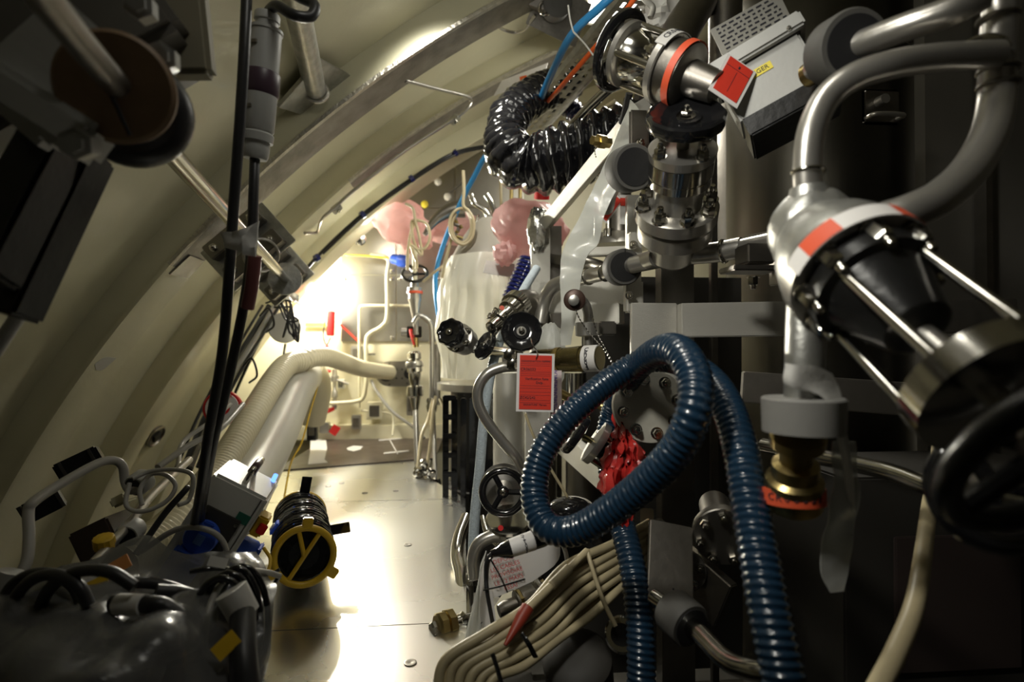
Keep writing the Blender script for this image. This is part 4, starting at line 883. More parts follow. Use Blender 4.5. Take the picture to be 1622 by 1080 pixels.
mb = MB(); mb.box((1.15, 1.35, -.1), (.62, .3, .72), bev=.005); T.part('body', mb, dark); mb = MB(); mb.box((1.10, 1.19, -.02), (.3, .01, .3), bev=.002); T.part('door', mb, mat('dark_brown_panel', (.045, .033, .03), .5))
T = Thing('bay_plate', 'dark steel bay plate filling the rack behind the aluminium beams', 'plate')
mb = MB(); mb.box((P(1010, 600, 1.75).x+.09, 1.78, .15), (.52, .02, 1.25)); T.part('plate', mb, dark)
# upright posts
T = beam('aluminium_post', 'bright aluminium upright post topped with crumpled foil', P(855, 350, 1.85), Vector((P(855, 350, 1.85).x, 1.85, -.5)), S(26, 1.85), S(30, 1.85), alu)
mb = MB(); mb.box((0, .0, 0), (.052, .006, .90), Matrix.Translation((P(873, 400, 1.85).x+.012, 1.87, P(873, 500, 1.85).z-.15)), bev=.001); T.part('side_plate', mb, dsteel)
T.part('foil', MB().blob(P(853, 366, 1.83), (.036, .034, .075), amp=.22, freq=4, seg=30, seed=4), foil, label='crumpled foil wrapping')
beam('aluminium_post', 'thin aluminium upright behind the middle valve', P(1003, 310, 1.35), P(1003, 490, 1.35), .02, .035, alu)
beam('dark_post', 'dark upright column behind the middle valve', P(1068, 330, 1.5), Vector((P(1068, 330, 1.5).x, 1.5, -.5)), .05, .09, dsteel)
beam('dark_post', 'dark slim upright edge beside the tank', P(1128, -30, 1.6), Vector((P(1128, 0, 1.6).x, 1.6, -.5)), .02, .02, dsteel)
beam('diagonal_beam', 'flat aluminium beam slanting up from the foil-topped post', P(858, 362, 1.86), P(1018, 170, 1.25), .035, .052, alu, up=(1, 0, .75))
beam('cross_beam', 'narrow aluminium cross beam behind the milky film strip', P(866, 408, 1.86), P(930, 420, 1.75), .02, .03, dsteel)
beam('cross_beam', 'aluminium shelf beam carrying steel bolts beside the milky film', P(925, 400, 1.55), P(1010, 397, 1.5), .04, .022, alu)
beam('cross_beam', 'bright wide aluminium beam under the pipe with grey rubber clamp', P(868, 472, 1.55), P(1000, 462, 1.42), .02, S(52, 1.5), alu)
T = beam('cross_beam', 'grey aluminium box beam below the bright wide beam', P(905, 500, 1.45), P(985, 497, 1.38), .05, .05, alu)
T = beam('main_beam', 'bright machined aluminium beam behind the blue hose arch', P(1075, 508, 1.16), P(1392, 503, 1.10), .05, S(56, 1.13), alu)
T.part('weld_seam', MB().sweep([P(1390, 474, 1.07), P(1391, 532, 1.07)], .004, 8), dsteel)
beam('main_beam', 'dull grey beam welded on beyond the bright one', P(1394, 506, 1.12), P(1600, 500, 1.05), .05, S(54, 1.1), dsteel)
T = beam('angle_plate', 'upright bright aluminium plate left of the blue hose arch', P(1035, 480, 1.18), P(1035, 700, 1.18), .012, .10, alu, up=(1, 0, 0), cat='plate')
beam('lower_beam', 'grey lower beam with bolt heads behind the grey spacer ring', P(1175, 612, 1.10), P(1440, 632, 1.0), .04, S(52, 1.05), dsteel)
beam('lower_beam', 'slanting aluminium beam under the edge-on black wheel', P(868, 680, 1.75), P(975, 768, 1.25), .03, S(40, 1.5), alu)
beam('lower_beam', 'white-lit upright rail below the red paper tag', P(850, 640, 1.35), P(850, 770, 1.35), .02, .055, alu)
beam('lower_plate', 'grey bent bracket plate beside the lower blue hose', P(1062, 830, .98), P(1060, 960, .90), .012, .075, dsteel, up=(1, 0, 0), cat='plate')
beam('lower_plate', 'slanting dull plate behind the lower blue hose', P(1030, 850, 1.1), P(1150, 960, .95), .02, .09, dsteel, cat='plate')
beam('lower_beam', 'vertical rail at the inner foot of the rack', P(1025, 805, 1.3), P(1025, 1100, 1.2), .03, .05, dsteel)
tube('steel_cylinder', 'pale steel leg cylinder behind the bent tube', 'cylinder', [P(806, 590, 1.85), P(806, 775, 1.85)], S(25, 1.85), alu, seg=32, smooth=False)
tube('steel_cylinder', 'second pale steel cylinder partly behind the red tag', 'cylinder', [P(862, 690, 1.8), P(862, 900, 1.8)], S(20, 1.8), dsteel, seg=32, smooth=False)
tube('steel_cylinder', 'dull steel cylinder seen through the blue hose loop', 'cylinder', [P(925, 700, 1.7), P(925, 860, 1.7)], .055, dsteel, seg=32, smooth=False)
tube('steel_cylinder', 'chrome cylinder behind the olive sleeve', 'cylinder', [P(905, 590, 1.7), P(905, 680, 1.7)], .045, steel2, seg=32, smooth=False)
T = Thing('wrapped_flange', 'milky plastic cap under the black wheel beside the bent tube', 'cap'); T.part('cap', MB().blob(P(872, 565, 1.35), (.035, .04, .08), amp=.15, seg=26), milkf)
# bolts on shelf
T = Thing('bolt_row', 'steel flange with upright studs on the aluminium shelf beam', 'flange')
T.part('flange', MB().lathe([(0, .10), (.03, .10), (.032, .095)], 48, Matrix.Translation(P(985, 392, 1.62))), steel)
for k, (x, h_) in enumerate(((942, .05), (964, .045), (1008, .05))): chain(T, 'stud', turned(P(x, 375, 1.55), P(x, 345, 1.55), [(0, .016), (.4, .016), (.42, .009), (1, .009)]), steel2, seg=12)
tube('upright_pipe', 'dark upright pipe behind the small triangular red card', 'pipe', [P(982, 280, 1.7), P(982, 372, 1.7)], .035, dsteel, smooth=False)
for (x, y, lab) in ((962, 318, 'red and white card corner behind the milky film strip'), (988, 324, 'tiny red-topped white label behind the middle valve')):
    T = Thing('red_card', lab, 'tag'); mb = MB(); mb.box((0, 0, 0), (.05 if x < 970 else .02, .002, .075), Matrix.Translation(P(x, y+8, 1.42)) @ Matrix.Rotation(.65 if x < 970 else 0, 4, 'Y')); T.part('border', mb, white); mb = MB(); mb.box((0, -.0015, 0), (.042 if x < 970 else .018, .002, .066 if x < 970 else .02), Matrix.Translation(P(x, (y+8 if x < 970 else y-4), 1.42)) @ Matrix.Rotation(.65 if x < 970 else 0, 4, 'Y')); T.part('face', mb, red)
single('milky_film_strip', 'long strip of milky plastic film hanging from the diagonal beam', 'film', MB().sheet([PL((1000, 158, 1.12), (1012, 175, 1.14)), PL((968, 235, 1.15), (1004, 250, 1.16)), PL((930, 320, 1.18), (962, 330, 1.16)), PL((893, 395, 1.2), (948, 385, 1.18)), PL((888, 440, 1.2), (925, 420, 1.18)), PL((889, 500, 1.2), (916, 480, 1.2)), PL((888, 548, 1.2), (904, 546, 1.2))], .002, 6, wr=.012, wf=26), milkf)
# ---------------------------------------------------------------- pipes with rubber clamps
T = Thing('rack_pipe', 'steel pipe bending down from the grey rubber clamp behind the post', 'pipe')
T.part('pipe', MB().sweep(PL((1040, 408, 1.12), (985, 425, 1.25), (935, 437, 1.36), (895, 446, 1.45), (874, 456, 1.48), (862, 480, 1.5), (856, 512, 1.5)), .0185, 24), steel)
for q, w2 in (((932, 438, 1.365), .0215), ((958, 432, 1.31), .0215)): T.part('weld_bead', MB().torus(.0185, .003, fr(P(*q), P(895, 446, 1.45)-P(985, 425, 1.25)), 32, 6), steel2)
def rubclamp(lab, p, q, R, L, mt=greyrub):
    T = Thing('rubber_clamp', lab, 'clamp'); d = (q-p).normalized(); M = fr(p.lerp(q, .5)-d*L/2, d)
    T.part('rubber', MB().lathe([(0, R*.4), (0, R*.94), (L*.1, R), (L*.9, R), (L, R*.94), (L, R*.4)], 44, M), mt)
    T.part('bush', MB().lathe([(-L*.03, R*.74), (-L*.03, R*.80), (L*1.03, R*.80), (L*1.03, R*.74)], 40, M), blackr)
    T.part('split', MB().box((R*.7, 0, -.0008), (R*.6, .002, .002), M), blackr); return T
rubclamp('round grey rubber clamp on the pipe left of the middle valve', P(996, 421, 1.18), P(975, 426, 1.28), .040, .042)
T = Thing('clamp_bracket', 'small aluminium bolted bracket under the grey rubber clamp', 'bracket'); mb = MB(); mb.box(P(1003, 470, 1.28), (.04, .03, .075), bev=.004); T.part('bracket', mb, alu)
T.hexbolts(fr(P(997, 468, 1.25), (0, -1, 0)), 0, 1, .014)
T = Thing('clamp_bracket', 'bolted aluminium block above the grey rubber clamp', 'bracket'); mb = MB(); mb.box(P(1004, 390, 1.28), (.03, .03, .06), bev=.003); T.part('bracket', mb, alu)
T.hexbolts(fr(P(1003, 388, 1.255), (0, -1, 0)), 0, 1, .014)
tube('rack_pipe', 'dark bent pipe emerging from the upper rubber clamp', 'pipe', PL((960, 330, 1.4), (968, 300, 1.32), (990, 275, 1.22), (1018, 262, 1.1), (1045, 255, 1.05)), .019, steel, seg=24)
rubclamp('large grey rubber clamp beneath the yoke of the slanting valve', P(984, 272, 1.10), P(1012, 262, 1.02), .044, .045)
tube('rack_pipe', 'dark pipe in shadow under the shelf beam', 'pipe', PL((905, 408, 1.65), (940, 418, 1.6), (968, 428, 1.5)), .016, dsteel)
T = Thing('brass_test_plug', 'small brass plug with hanging chain in front of the black duct', 'plug')
chain(T, 'plug', turned(P(938, 222, 1.18), P(965, 226, 1.2), [(0, .010), (.3, .010), (.32, .015), (.7, .015), (.72, .012), (1, .012)]), brass, seg=6)
T.part('chain', MB().sweep(PL((944, 232, 1.18), (942, 240, 1.18), (944, 250, 1.18)), lambda s, t, a: .0012+.0008*math.sin(s*1200), 6, .0008), steel)
# ---------------------------------------------------------------- middle valve
T = Thing('middle_valve', 'upright steel valve with dished black handwheel and bolted flanges', 'valve')
Ym = .92; top, bot = P(1087, 180, Ym), P(1064, 405, 1.13); ax = (top-bot).normalized()
L = (top-bot).length; Mv = fr(top, ax)
handwheel(T, Mv, S(65, Ym), 'dish')
def at(z): return Mv @ Matrix.Translation((0, 0, z))
u = L/250
def lt(prof, seg=44): return MB().lathe([(z*u, r*u) for z, r in prof], seg, Mv)
T.part('stem', lt([(-75, 9), (-5, 9)]), dsteel)
T.part('yoke_flange', lt([(-66, 46), (-66, 48), (-52, 50), (-51, 46)]), steel)
T.part('bonnet', lt([(-108, 44), (-106, 47), (-94, 47), (-93, 45.5), (-91, 45.5), (-90, 48), (-67, 48), (-66, 44)]), steel2)
T.part('neck', lt([(-150, 38), (-108, 38)]), steel)
T.part('main_flange', lt([(-172, 62), (-170, 65), (-150, 65), (-148, 62)]), steel)
T.part('seal_ring', lt([(-180, 54), (-172, 54)]), dsteel)
T.part('body_flange', lt([(-208, 56), (-204, 60), (-180, 60), (-178, 56)]), steel)
T.part('body', lt([(-262, 22), (-255, 34), (-246, 40), (-222, 40), (-216, 44), (-208, 44)]), steel)
T.hexbolts(at(-51*u), 42*u, 4, 15*u, ph=.6, h=12*u)
T.hexbolts(at(-148*u), 54*u, 8, 17*u, ph=.2, h=15*u)
T.part('plug', MB().cyl(Mv @ Vector((0, .068*.98, -160*u)), Mv @ Vector((0, .068*1.15, -160*u)), 9*u), dsteel)
T.part('outlet', MB().sweep(PL((1070, 405, 1.12), (1130, 400, 1.08), (1175, 392, 1.04)), .020, 24), steel)
T.part('outlet_weld', MB().torus(.0205, .004, fr(P(1146, 398, 1.066), P(1175, 392, 1.04)-P(1130, 400, 1.08)), 30, 8), steel2)
T.part('inlet', MB().sweep(PL((1060, 408, 1.12), (1030, 414, 1.15), (1000, 420, 1.18)), .0175, 24), steel)
tube('branch_pipe', 'pipe running on from the middle valve towards the blurred one', 'pipe', PL((1172, 392, 1.04), (1200, 386, 1.0), (1240, 378, .93)), .0155, steel)
T = Thing('support_bracket', 'grey steel angle bracket with a bolt under the branch pipe', 'bracket'); M = fr(P(1195, 415, .97), (0, -1, 0), (1, 0, 0))
mb = MB(); mb.box((0, .012, 0), (.05, .035, .05), M, bev=.003); mb.box((-.01, -.014, 0), (.085, .010, .06), M, bev=.002); mb.box((.045, -.005, 0), (.01, .07, .05), M, bev=.002); T.part('bracket', mb, dsteel)
T.hexbolts(fr(P(1193, 438, .95), (0, 0, -1)), 0, 1, .016)
# ---------------------------------------------------------------- slanting upper valve
T = Thing('slanting_valve', 'slanting steel valve with thin black wheel, yoke rods and orange band', 'valve')
a, b = P(978, 80, 1.03), P(1128, 150, .935); ax = (a-b).normalized(); ax = (ax+Vector((0, .12, 0))).normalized(); u = S(1, .97)
Mv = fr(a, ax); Mv = Mv @ Matrix.Rotation(.5, 4, 'Z')
handwheel(T, Mv @ Matrix.Translation((0, 0, -6*u)), 67*u, 'holes', nut=False)
def lt(prof, seg=44): return MB().lathe([(z*u, r*u) for z, r in prof], seg, Mv)
T.part('yoke_ring', lt([(-32, 50), (-30, 53), (-20, 53), (-18, 50)]), steel)
T.part('hub', lt([(-78, 18), (-60, 34), (-34, 42), (-32, 42)]), steel2)
T.part('stem', lt([(-100, 9), (10, 9)]), steel)
for k in range(4):
    a_ = PI/4+k*PI/2; q = (46*u*math.cos(a_), 46*u*math.sin(a_)); T.part('yoke_rod', MB().cyl(Mv @ Vector((*q, -112*u)), Mv @ Vector((*q, -26*u)), 6*u), steel2)
T.part('lower_ring', lt([(-112, 54), (-110, 56), (-100, 56), (-98, 52), (-97, 30)]), steel)
T.part('clamp_flange', lt([(-132, 50), (-113, 50)]), dsteel)
T.part('bonnet', lt([(-200, 24), (-152, 28), (-150, 44), (-147, 50), (-133, 52)]), dsteel)
ob = T.part('orange_band', MB().lathe([(-146*u, 53*u), (-134*u, 53.5*u)], 60, Mv, cap=False), redtape)
vl = Mv.to_3x3().inverted() @ Vector((.15, -.75, .65)); an = math.atan2(vl.y, vl.x); mb = MB(); n = 24
mb.grid([[Mv @ Vector((rr*u*math.cos(an-.75+1.5*i/n), rr*u*math.sin(an-.75+1.5*i/n), z*u)) for i in range(n+1)] for z, rr in ((-94, 56.8), (-114, 56.8), (-114, 55), (-94, 55), (-94, 56.8))])
lb = T.part('label_band', mb, tape)
mb = MB()
for k, ch in enumerate('CR04053'):
    mb.text(ch, 14*u, Mv @ Matrix.Rotation(an-.45+k*.15, 4, 'Z') @ Matrix.Translation((57*u, 0, -104*u)) @ Matrix.Rotation(PI/2, 4, 'Z') @ Matrix.Rotation(PI/2, 4, 'X'))
T.part('lettering', mb, ink, lb)
T.hexbolts(Mv @ Matrix.Translation((0, 0, -97*u)), 46*u, 6, 14*u, ph=.2)
tube('inlet_pipe', 'dull pipe rising behind the slanting valve to the ceiling', 'pipe', PL((1060, 95, 1.25), (1078, 50, 1.35), (1110, 0, 1.45), (1140, -40, 1.5)), .045, dsteel, seg=30)
tube('inlet_pipe', 'thick dull pipe crossing above the slanting valve wheel', 'pipe', PL((1048, 60, 1.5), (1075, 30, 1.5), (1110, -30, 1.5)), .03, steel, seg=24)
T = Thing('white_wall_frame', 'white-lit bar slanting behind the slanting valve', 'bar'); T.part('bar', MB().sweep(PL((1090, 90, 1.7), (1135, 40, 1.7)), .03, 10, flat=.6), cream)
tube('upright_conduit', 'wide dull upright conduit behind the red card and nameplate', 'conduit', [P(1150, -40, 1.45), P(1148, 120, 1.45)], .042, dsteel, seg=30, smooth=False)
single('cloth_wrap', 'crumpled pale wrapping on a tube beside the slotted tray', 'wrapping', MB().blob(P(1050, 22, 1.5), (.05, .04, .05), amp=.5, freq=4, seg=26, seed=6), tape)
tube('grey_lead', 'pale bent lead beside the top of the black handwheel', 'cable', PL((1005, -20, 1.3), (1022, 0, 1.3), (1034, 12, 1.3), (1030, 28, 1.3)), .007, greycable)
T = Thing('valve_side_plate', 'upright grey steel plate with bolts under the slanting valve', 'plate')
mb = MB(); mb.box(P(1012, 210, 1.12), (.04, .012, .09), bev=.004); T.part('plate', mb, dsteel); T.hexbolts(fr(P(1013, 228, 1.11), (0, -1, 0)), 0, 1, .014)
# ---------------------------------------------------------------- actuator box
T = Thing('actuator_box', 'grey metal actuator box with nameplate and yellow sticker', 'actuator')
f0 = P(1185, 215, .98); ux = (P(1250, 130, .82)-P(1185, 168, .98)); 
xd = Vector((.80, -.45, .40)).normalized(); zd = Vector((0, .1, 1)); zd = (zd-xd*zd.dot(xd)).normalized(); yd = zd.cross(xd)
Mb = Matrix((xd, yd, zd)).transposed().to_4x4(); Mb.translation = P(1218, 122, .90)+yd*.04
T.part('housing', MB().box((0, 0, 0), (.135, .08, .095), Mb, bev=.004), greyp)
T.part('lid', MB().box((0, -.004, .058), (.16, .105, .028), Mb, bev=.004), greyp)
T.part('gasket', MB().box((0, 0, .0455), (.14, .085, .006), Mb), blackr)
T.part('base', MB().box((.01, .01, -.062), (.15, .11, .035), Mb, bev=.003), blackm)
T.part('sticker', MB().box((-.015, -.0405, .018), (.055, .002, .014), Mb), yellowtape)
mb = MB(); mb.text('DANGER', .011, Mb @ Matrix.Translation((-.015, -.0418, .018)) @ Matrix.Rotation(PI/2, 4, 'X')); T.part('lettering', mb, ink)
npM = fr(P(1190, 42, .95), Vector((-.25, -1, -.1)), Vector((.80, -.35, .40)))
np_ = T.part('nameplate', MB().box((0, 0, 0), (.125, .060, .003), npM, bev=.001), mat('plate_silver', (.42, .41, .37), .4, .3))
mb = MB(); random.seed(21)
for k in range(7):
    y = .024-k*.0075; x = -.054
    while x < .05:
        l_ = random.uniform(.004, .014); mb.box((x+l_/2, y, .002), (l_*.8, .0026, .0006), npM); x += l_+.003
T.part('lettering', mb, ink, np_)
T.hexbolts(Mb @ Matrix.Translation((.055, -.05, .05)) @ Matrix.Rotation(PI/2, 4, 'X'), 0, 1, .008)
T.part('gland', MB().sweep(PL((1278, 120, .84), (1296, 110, .82), (1312, 102, .80)), .018, 20), brass)
T = Thing('warning_card', 'white-edged red card tilted behind the dished black handwheel', 'tag')
M = fr(P(1160, 128, .90), Vector((.1, -1, .1)), P(1175, 100, .90)-P(1143, 155, .90))
T.part('border', MB().box((0, 0, 0), (S(78, .9), S(58, .9), .0015), M, bev=.0004), white)
T.part('face', MB().box((.002, 0, .001), (S(68, .9), S(46, .9), .0014), M), red)
mb = MB(); mb.box((S(20, .9), 0, .0019), (.0006, S(46, .9), .0004), M); mb.box((-.004, 0, .0019), (S(40, .9), .0006, .0004), M); mb.box((S(26, .9), 0, .0019), (.005, .003, .0004), M); T.part('marks', mb, ink)
# ---------------------------------------------------------------- blurred near valve and its pipes
rubclamp('big grey rubber clamp round the pipe beside the actuator box', P(1325, 85, .74), P(1352, 72, .70), .046, .05)
tube('near_pipe', 'blurred pipe running up from the big rubber clamp', 'pipe', PL((1290, 108, .80), (1340, 80, .72), (1420, 48, .66), (1500, 20, .62), (1560, -10, .60)), .017, steel, seg=24)
T = Thing('looped_pipe', 'large blurred steel pipe looping up and over from the near valve', 'pipe')
T.part('pipe', MB().sweep(PL((1280, 300, .62), (1279, 260, .62), (1286, 205, .62), (1310, 155, .62), (1352, 122, .61), (1410, 103, .60), (1480, 92, .60), (1540, 88, .60), (1580, 86, .60)), .0155, 28), steel)
T.part('weld_ring', MB().torus(.016, .003, fr(P(1280, 272, .62), (0, 0, 1)), 32, 8), steel2)
T = Thing('riser_pipe', 'blurred upright pipe curving back down into the near valve', 'pipe')
T.part('pipe', MB().sweep(PL((1590, -30, .62), (1584, 40, .62), (1580, 110, .62), (1578, 160, .62), (1566, 215, .60), (1535, 270, .58), (1490, 312, .56), (1440, 336, .56), (1400, 348, .57)), .019, 28), steel)
for y in (30, 112, 135): T.part('weld_ring', MB().torus(.0195, .003, fr(P(1582, y, .62), (0, 0, 1)), 32, 8), dsteel)
T.part('saddle', MB().blob(P(1560, 80, .62), (.03, .022, .018), amp=.0), steel2)
T = Thing('cabinet_handle', 'square handle plate on the tank behind the looped pipe', 'handle plate'); M = fr(P(1395, 170, 1.35), (0, -1, 0), (1, 0, 0))
T.part('plate', MB().box((0, 0, 0), (.10, .09, .012), M, bev=.006), dsteel); T.part('grip', MB().sweep([M @ Vector(v_) for v_ in ((-.04, -.03, 0), (-.035, -.03, .03), (.035, -.03, .03), (.04, -.03, 0))], .006, 10), steel); T.part('lock', MB().lathe([(0, .014), (.03, .012)], 16, M @ Matrix.Translation((-.01, .01, 0))), steel)
T = Thing('near_valve', 'huge out-of-focus steel valve with red and white band, nearest the camera', 'valve')
a, b = P(1290, 375, .62), P(1555, 610, .42); ax = (b-a).normalized(); Mv = fr(a, ax); L = (b-a).length
def lz(prof, seg=48, cap=True): return MB().lathe([(z*L, r) for z, r in prof], seg, Mv, cap=cap)
T.part('casting', MB().blob(P(1290, 370, .625), (.050, .045, .052), amp=.06, seg=36), galv)
T.part('neck', MB().sweep(PL((1281, 296, .62), (1284, 330, .62), (1290, 360, .62)), lambda s, t, a: .020+.012*t, 28), galv)
T.part('shoulder', lz([(.0, .045), (.12, .060), (.20, .066), (.24, .066), (.25, .050)]), galv)
T.part('flange', lz([(.25, .055), (.26, .070), (.34, .070), (.35, .060)]), steel)
T.part('bolt_plate', lz([(.37, .056), (.385, .060), (.46, .060), (.47, .050), (.70, .030), (.72, .022)]), blackm)
vl = Mv.to_3x3().inverted() @ Vector((-.25, -.35, .9)).normalized(); an = math.atan2(vl.y, vl.x)
def bandp(z0, z1, r, a0, a1, mt, name):
    mb = MB(); n = 30; mb.grid([[Mv @ Vector((rr*math.cos(a0+(a1-a0)*i/n), rr*math.sin(a0+(a1-a0)*i/n), z*L)) for i in range(n+1)] for z, rr in ((z0, r), (z1, r), (z1, r-.002), (z0, r-.002), (z0, r))]); return T.part(name, mb, mt, None)
bandp(.275, .365, .0715, an-1.25, an+1.25, white, 'label_band'); bandp(.277, .363, .0722, an-.85, an-.38, redtape, 'red_patch'); bandp(.277, .363, .0722, an+.42, an+.95, redtape, 'red_patch')
for k in range(4):
    a_ = an+PI/4*1.1+k*PI/2; q = (.052*math.cos(a_), .052*math.sin(a_)); T.part('yoke_rod', MB().cyl(Mv @ Vector((*q, .36*L)), Mv @ Vector((*q, 1.0*L)), .0052), steel2)
T.hexbolts(Mv @ Matrix.Translation((0, 0, .36*L)), .058, 8, .017, ph=.3, h=.02)
T.part('stem', lz([(.7, .010), (1.25, .010)]), steel)
T.part('yoke_plate', lz([(.96, .03), (.965, .060), (1.06, .060), (1.07, .03)]), steel2)
handwheel(T, Mv @ Matrix.Translation((0, 0, 1.28*L)), .085, 'spoke', blackm, thick=.010, nut=False)
T.part('lower_pipe', MB().sweep(PL((1284, 400, .62), (1278, 470, .61), (1275, 560, .60), (1273, 640, .60)), .0205, 24), galv)
T.part('side_port', MB().cyl(P(1240, 372, .66), P(1275, 372, .63), .026), galv)
mb = MB()
for k in range(3): mb.text('DN15'[k:k+2], .009, fr(P(1252, 385, .57), (-.1, -1, 0), (.2, 0, 1)) @ Matrix.Translation((k*.008-.01, 0, 0)))
mb.bm.free()
single('adhesive_band', 'pale tape band with a long tail on the near valve pipe', 'tape', MB().sheet([PL((1244, 575, .575), (1262, 578, .568), (1292, 580, .57), (1318, 592, .575)), PL((1244, 608, .575), (1262, 614, .568), (1296, 612, .572), (1332, 625, .58)), PL((1290, 618, .58), (1310, 630, .575), (1325, 660, .57), (1340, 680, .58)), PL((1325, 690, .59), (1335, 720, .59), (1342, 740, .59), (1352, 760, .59)), PL((1340, 770, .6), (1345, 790, .6), (1350, 800, .6), (1353, 810, .6))], .001, 5), tape)
T = Thing('spacer_ring', 'thick grey spacer disc on the pipe below the near valve', 'spacer')
c = P(1272, 655, .60); T.part('disc', MB().lathe([(-.018, .040), (-.020, .042), (.016, .043), (.018, .041)], 44, Matrix.Translation(c)), mat('grey_spacer', (.24, .235, .22), .55, 0, .1, 60, .15, 10))
T = Thing('brass_union', 'brass union with a red label band below the grey spacer disc', 'union')
chain(T, 'union', turned(P(1265, 678, .62), P(1255, 800, .66), [(0, .014), (.05, .022), (.1, .030), (.2, .030), (.22, .018), (.42, .018), (.45, .026), (.6, .026), (.64, .032), (.95, .034), (1, .028)]), brass, seg=24)
T.part('red_label', MB().lathe([(-.010, .036), (.008, .036)], 44, fr(P(1256, 782, .655), (0, .05, 1)), cap=True), redtape)
mb = MB()
for k, ch in enumerate('CR06052'): mb.text(ch, .012, fr(P(1256, 782, .655), (0, .05, 1)) @ Matrix.Rotation(math.atan2(-1, 0)*1+(k-3)*.26-.45, 4, 'Z') @ Matrix.Translation((.0365, 0, 0)) @ Matrix.Rotation(PI/2, 4, 'Y') @ Matrix.Rotation(PI/2, 4, 'Z'))
T.part('lettering', mb, ink)
single('hanging_film', 'dim strip of clear film hanging below the tape tail', 'film', MB().sheet([PL((1320, 700, .62), (1356, 700, .62)), PL((1318, 790, .64), (1360, 800, .64)), PL((1300, 860, .65), (1352, 870, .65)), PL((1298, 905, .65), (1345, 900, .65)), PL((1310, 935, .65), (1335, 935, .65))], .0015, 6, wr=.012, wf=30), clearf)
tube('cross_pipe', 'dark shiny pipe running out to the shadowed wheel', 'pipe', PL((1210, 705, .95), (1290, 722, .85), (1400, 745, .76), (1470, 770, .70), (1500, 778, .68)), .0125, steel2, seg=20)
T = Thing('shadowed_valve', 'black handwheel with chrome studs deep in shadow at the edge', 'valve')
c = P(1580, 775, .50); M = fr(c, Vector((-.5, -1, .2))); handwheel(T, M, .060, 'spoke', blackg, thick=.010)
chain(T, 'body', turned(P(1500, 778, .66), P(1600, 790, .60), [(0, .02), (.2, .034), (.7, .034), (1, .02)]), dsteel)
T.part('stud', MB().cyl(P(1590, 792, .47), P(1622, 798, .46), .006), steel2)
tube('pale_tube', 'pale tube rising at the bottom edge beside the dark cabinet', 'tube', PL((1385, 1100, .55), (1420, 1030, .58), (1448, 960, .62), (1462, 880, .70), (1472, 800, .82), (1485, 720, .95), (1490, 640, 1.05)), .0105, creamcable)
# ---------------------------------------------------------------- small valves near the post
T = Thing('lobed_knob_valve', 'small steel valve with lobed black knob in front of the wrapped vessel', 'valve')
a, b = P(711, 525, 1.38), P(775, 565, 1.50); ax = (a-b).normalized(); Mv = fr(a, ax+Vector((0, -.5, 0))); u = S(1, 1.42)
handwheel(T, Mv, 22*u, 'knob')
def lt(prof, seg=36): return MB().lathe([(z*u, r*u) for z, r in prof], seg, Mv)
T.part('collar', lt([(-30, 12), (-28, 19), (-18, 19), (-16, 15)]), steel)
T.part('body', lt([(-62, 17), (-60, 22), (-48, 22), (-46, 20), (-44, 24), (-33, 24), (-31, 20)]), steel)
T.part('tail', lt([(-92, 10), (-64, 14)]), steel2)
T.hexbolts(Mv @ Matrix.Translation((0, 0, -31*u)), 19*u, 6, 8*u, h=6*u)
T = Thing('thin_handwheel', 'thin black wheel seen edge-on between the two small valves', 'handwheel')
M = fr(P(766, 546, 1.42), Vector((-.85, -.45, .45))); handwheel(T, M, S(24, 1.42), 'dish')
T.part('stem', MB().cyl(P(768, 545, 1.42), P(790, 520, 1.45), .006), dsteel)
T = Thing('side_valve', 'slanting steel bonnet with red dot behind the dished wheel', 'valve')
a, b = P(776, 522, 1.42), P(822, 480, 1.50)
chain(T, 'bonnet', turned(a, b, [(0, .008), (.05, .018), (.25, .02), (.27, .026), (.45, .028), (.47, .022), (.62, .024), (.64, .032), (.8, .034), (.82, .040), (1, .040)]), steel2, seg=30)
T.part('red_dot', MB().lathe([(0, .006), (.003, .006)], 14, fr(P(795, 488, 1.41), (0, -1, .3))), redtape)
T.part('elbow', MB().sweep(PL((818, 484, 1.5), (838, 480, 1.52), (850, 500, 1.55), (852, 530, 1.55)), .036, 24), dsteel)
T.hexbolts(fr(a.lerp(b, .35), a-b), .03, 6, .011, h=.009)
T = Thing('tagged_valve', 'dished black wheel valve above the large red paper tag', 'valve')
M = fr(P(826, 524, 1.20), Vector((-.12, -1, .22))); u = S(1, 1.2); handwheel(T, M, 33*u, 'dish')
T.part('body', MB().lathe([(-70*u, 16*u), (-30*u, 16*u), (-14*u, 10*u)], 30, M), steel)
T.part('yoke', MB().sweep(PL((812, 560, 1.25), (802, 568, 1.27), (808, 585, 1.27)), .010, 12), steel)
T = Thing('nut_pair', 'steel nut cluster left of the red paper tag', 'fittings'); T.part('nut', MB().lathe([(0, .014), (.012, .014), (.014, .010)], 6, fr(P(808, 562, 1.2), (-.2, -1, 0))), steel2); T.part('nut', MB().lathe([(0, .014), (.012, .014), (.014, .010)], 6, fr(P(813, 577, 1.2), (-.2, -1, 0))), steel2)
tube('valve_pipe', 'chrome pipe running left from the tagged valve', 'pipe', PL((768, 556, 1.5), (800, 558, 1.4), (820, 560, 1.3)), .014, steel2)
T = Thing('bent_tube', 'brown-grey steel tube bent in a wide c below the small valves', 'tube')
T.part('tube', MB().sweep(PL((818, 580, 1.22), (795, 582, 1.22), (772, 592, 1.22), (758, 614, 1.22), (758, 640, 1.22), (772, 668, 1.22), (795, 698, 1.22), (815, 722, 1.22), (830, 745, 1.24)), .0115, 20), steel)
T = Thing('olive_sleeve', 'olive gold cylindrical sleeve with white lettered label', 'sleeve')
a, b = P(842, 572, 1.22), P(951, 567, 1.12); u = S(1, 1.16)
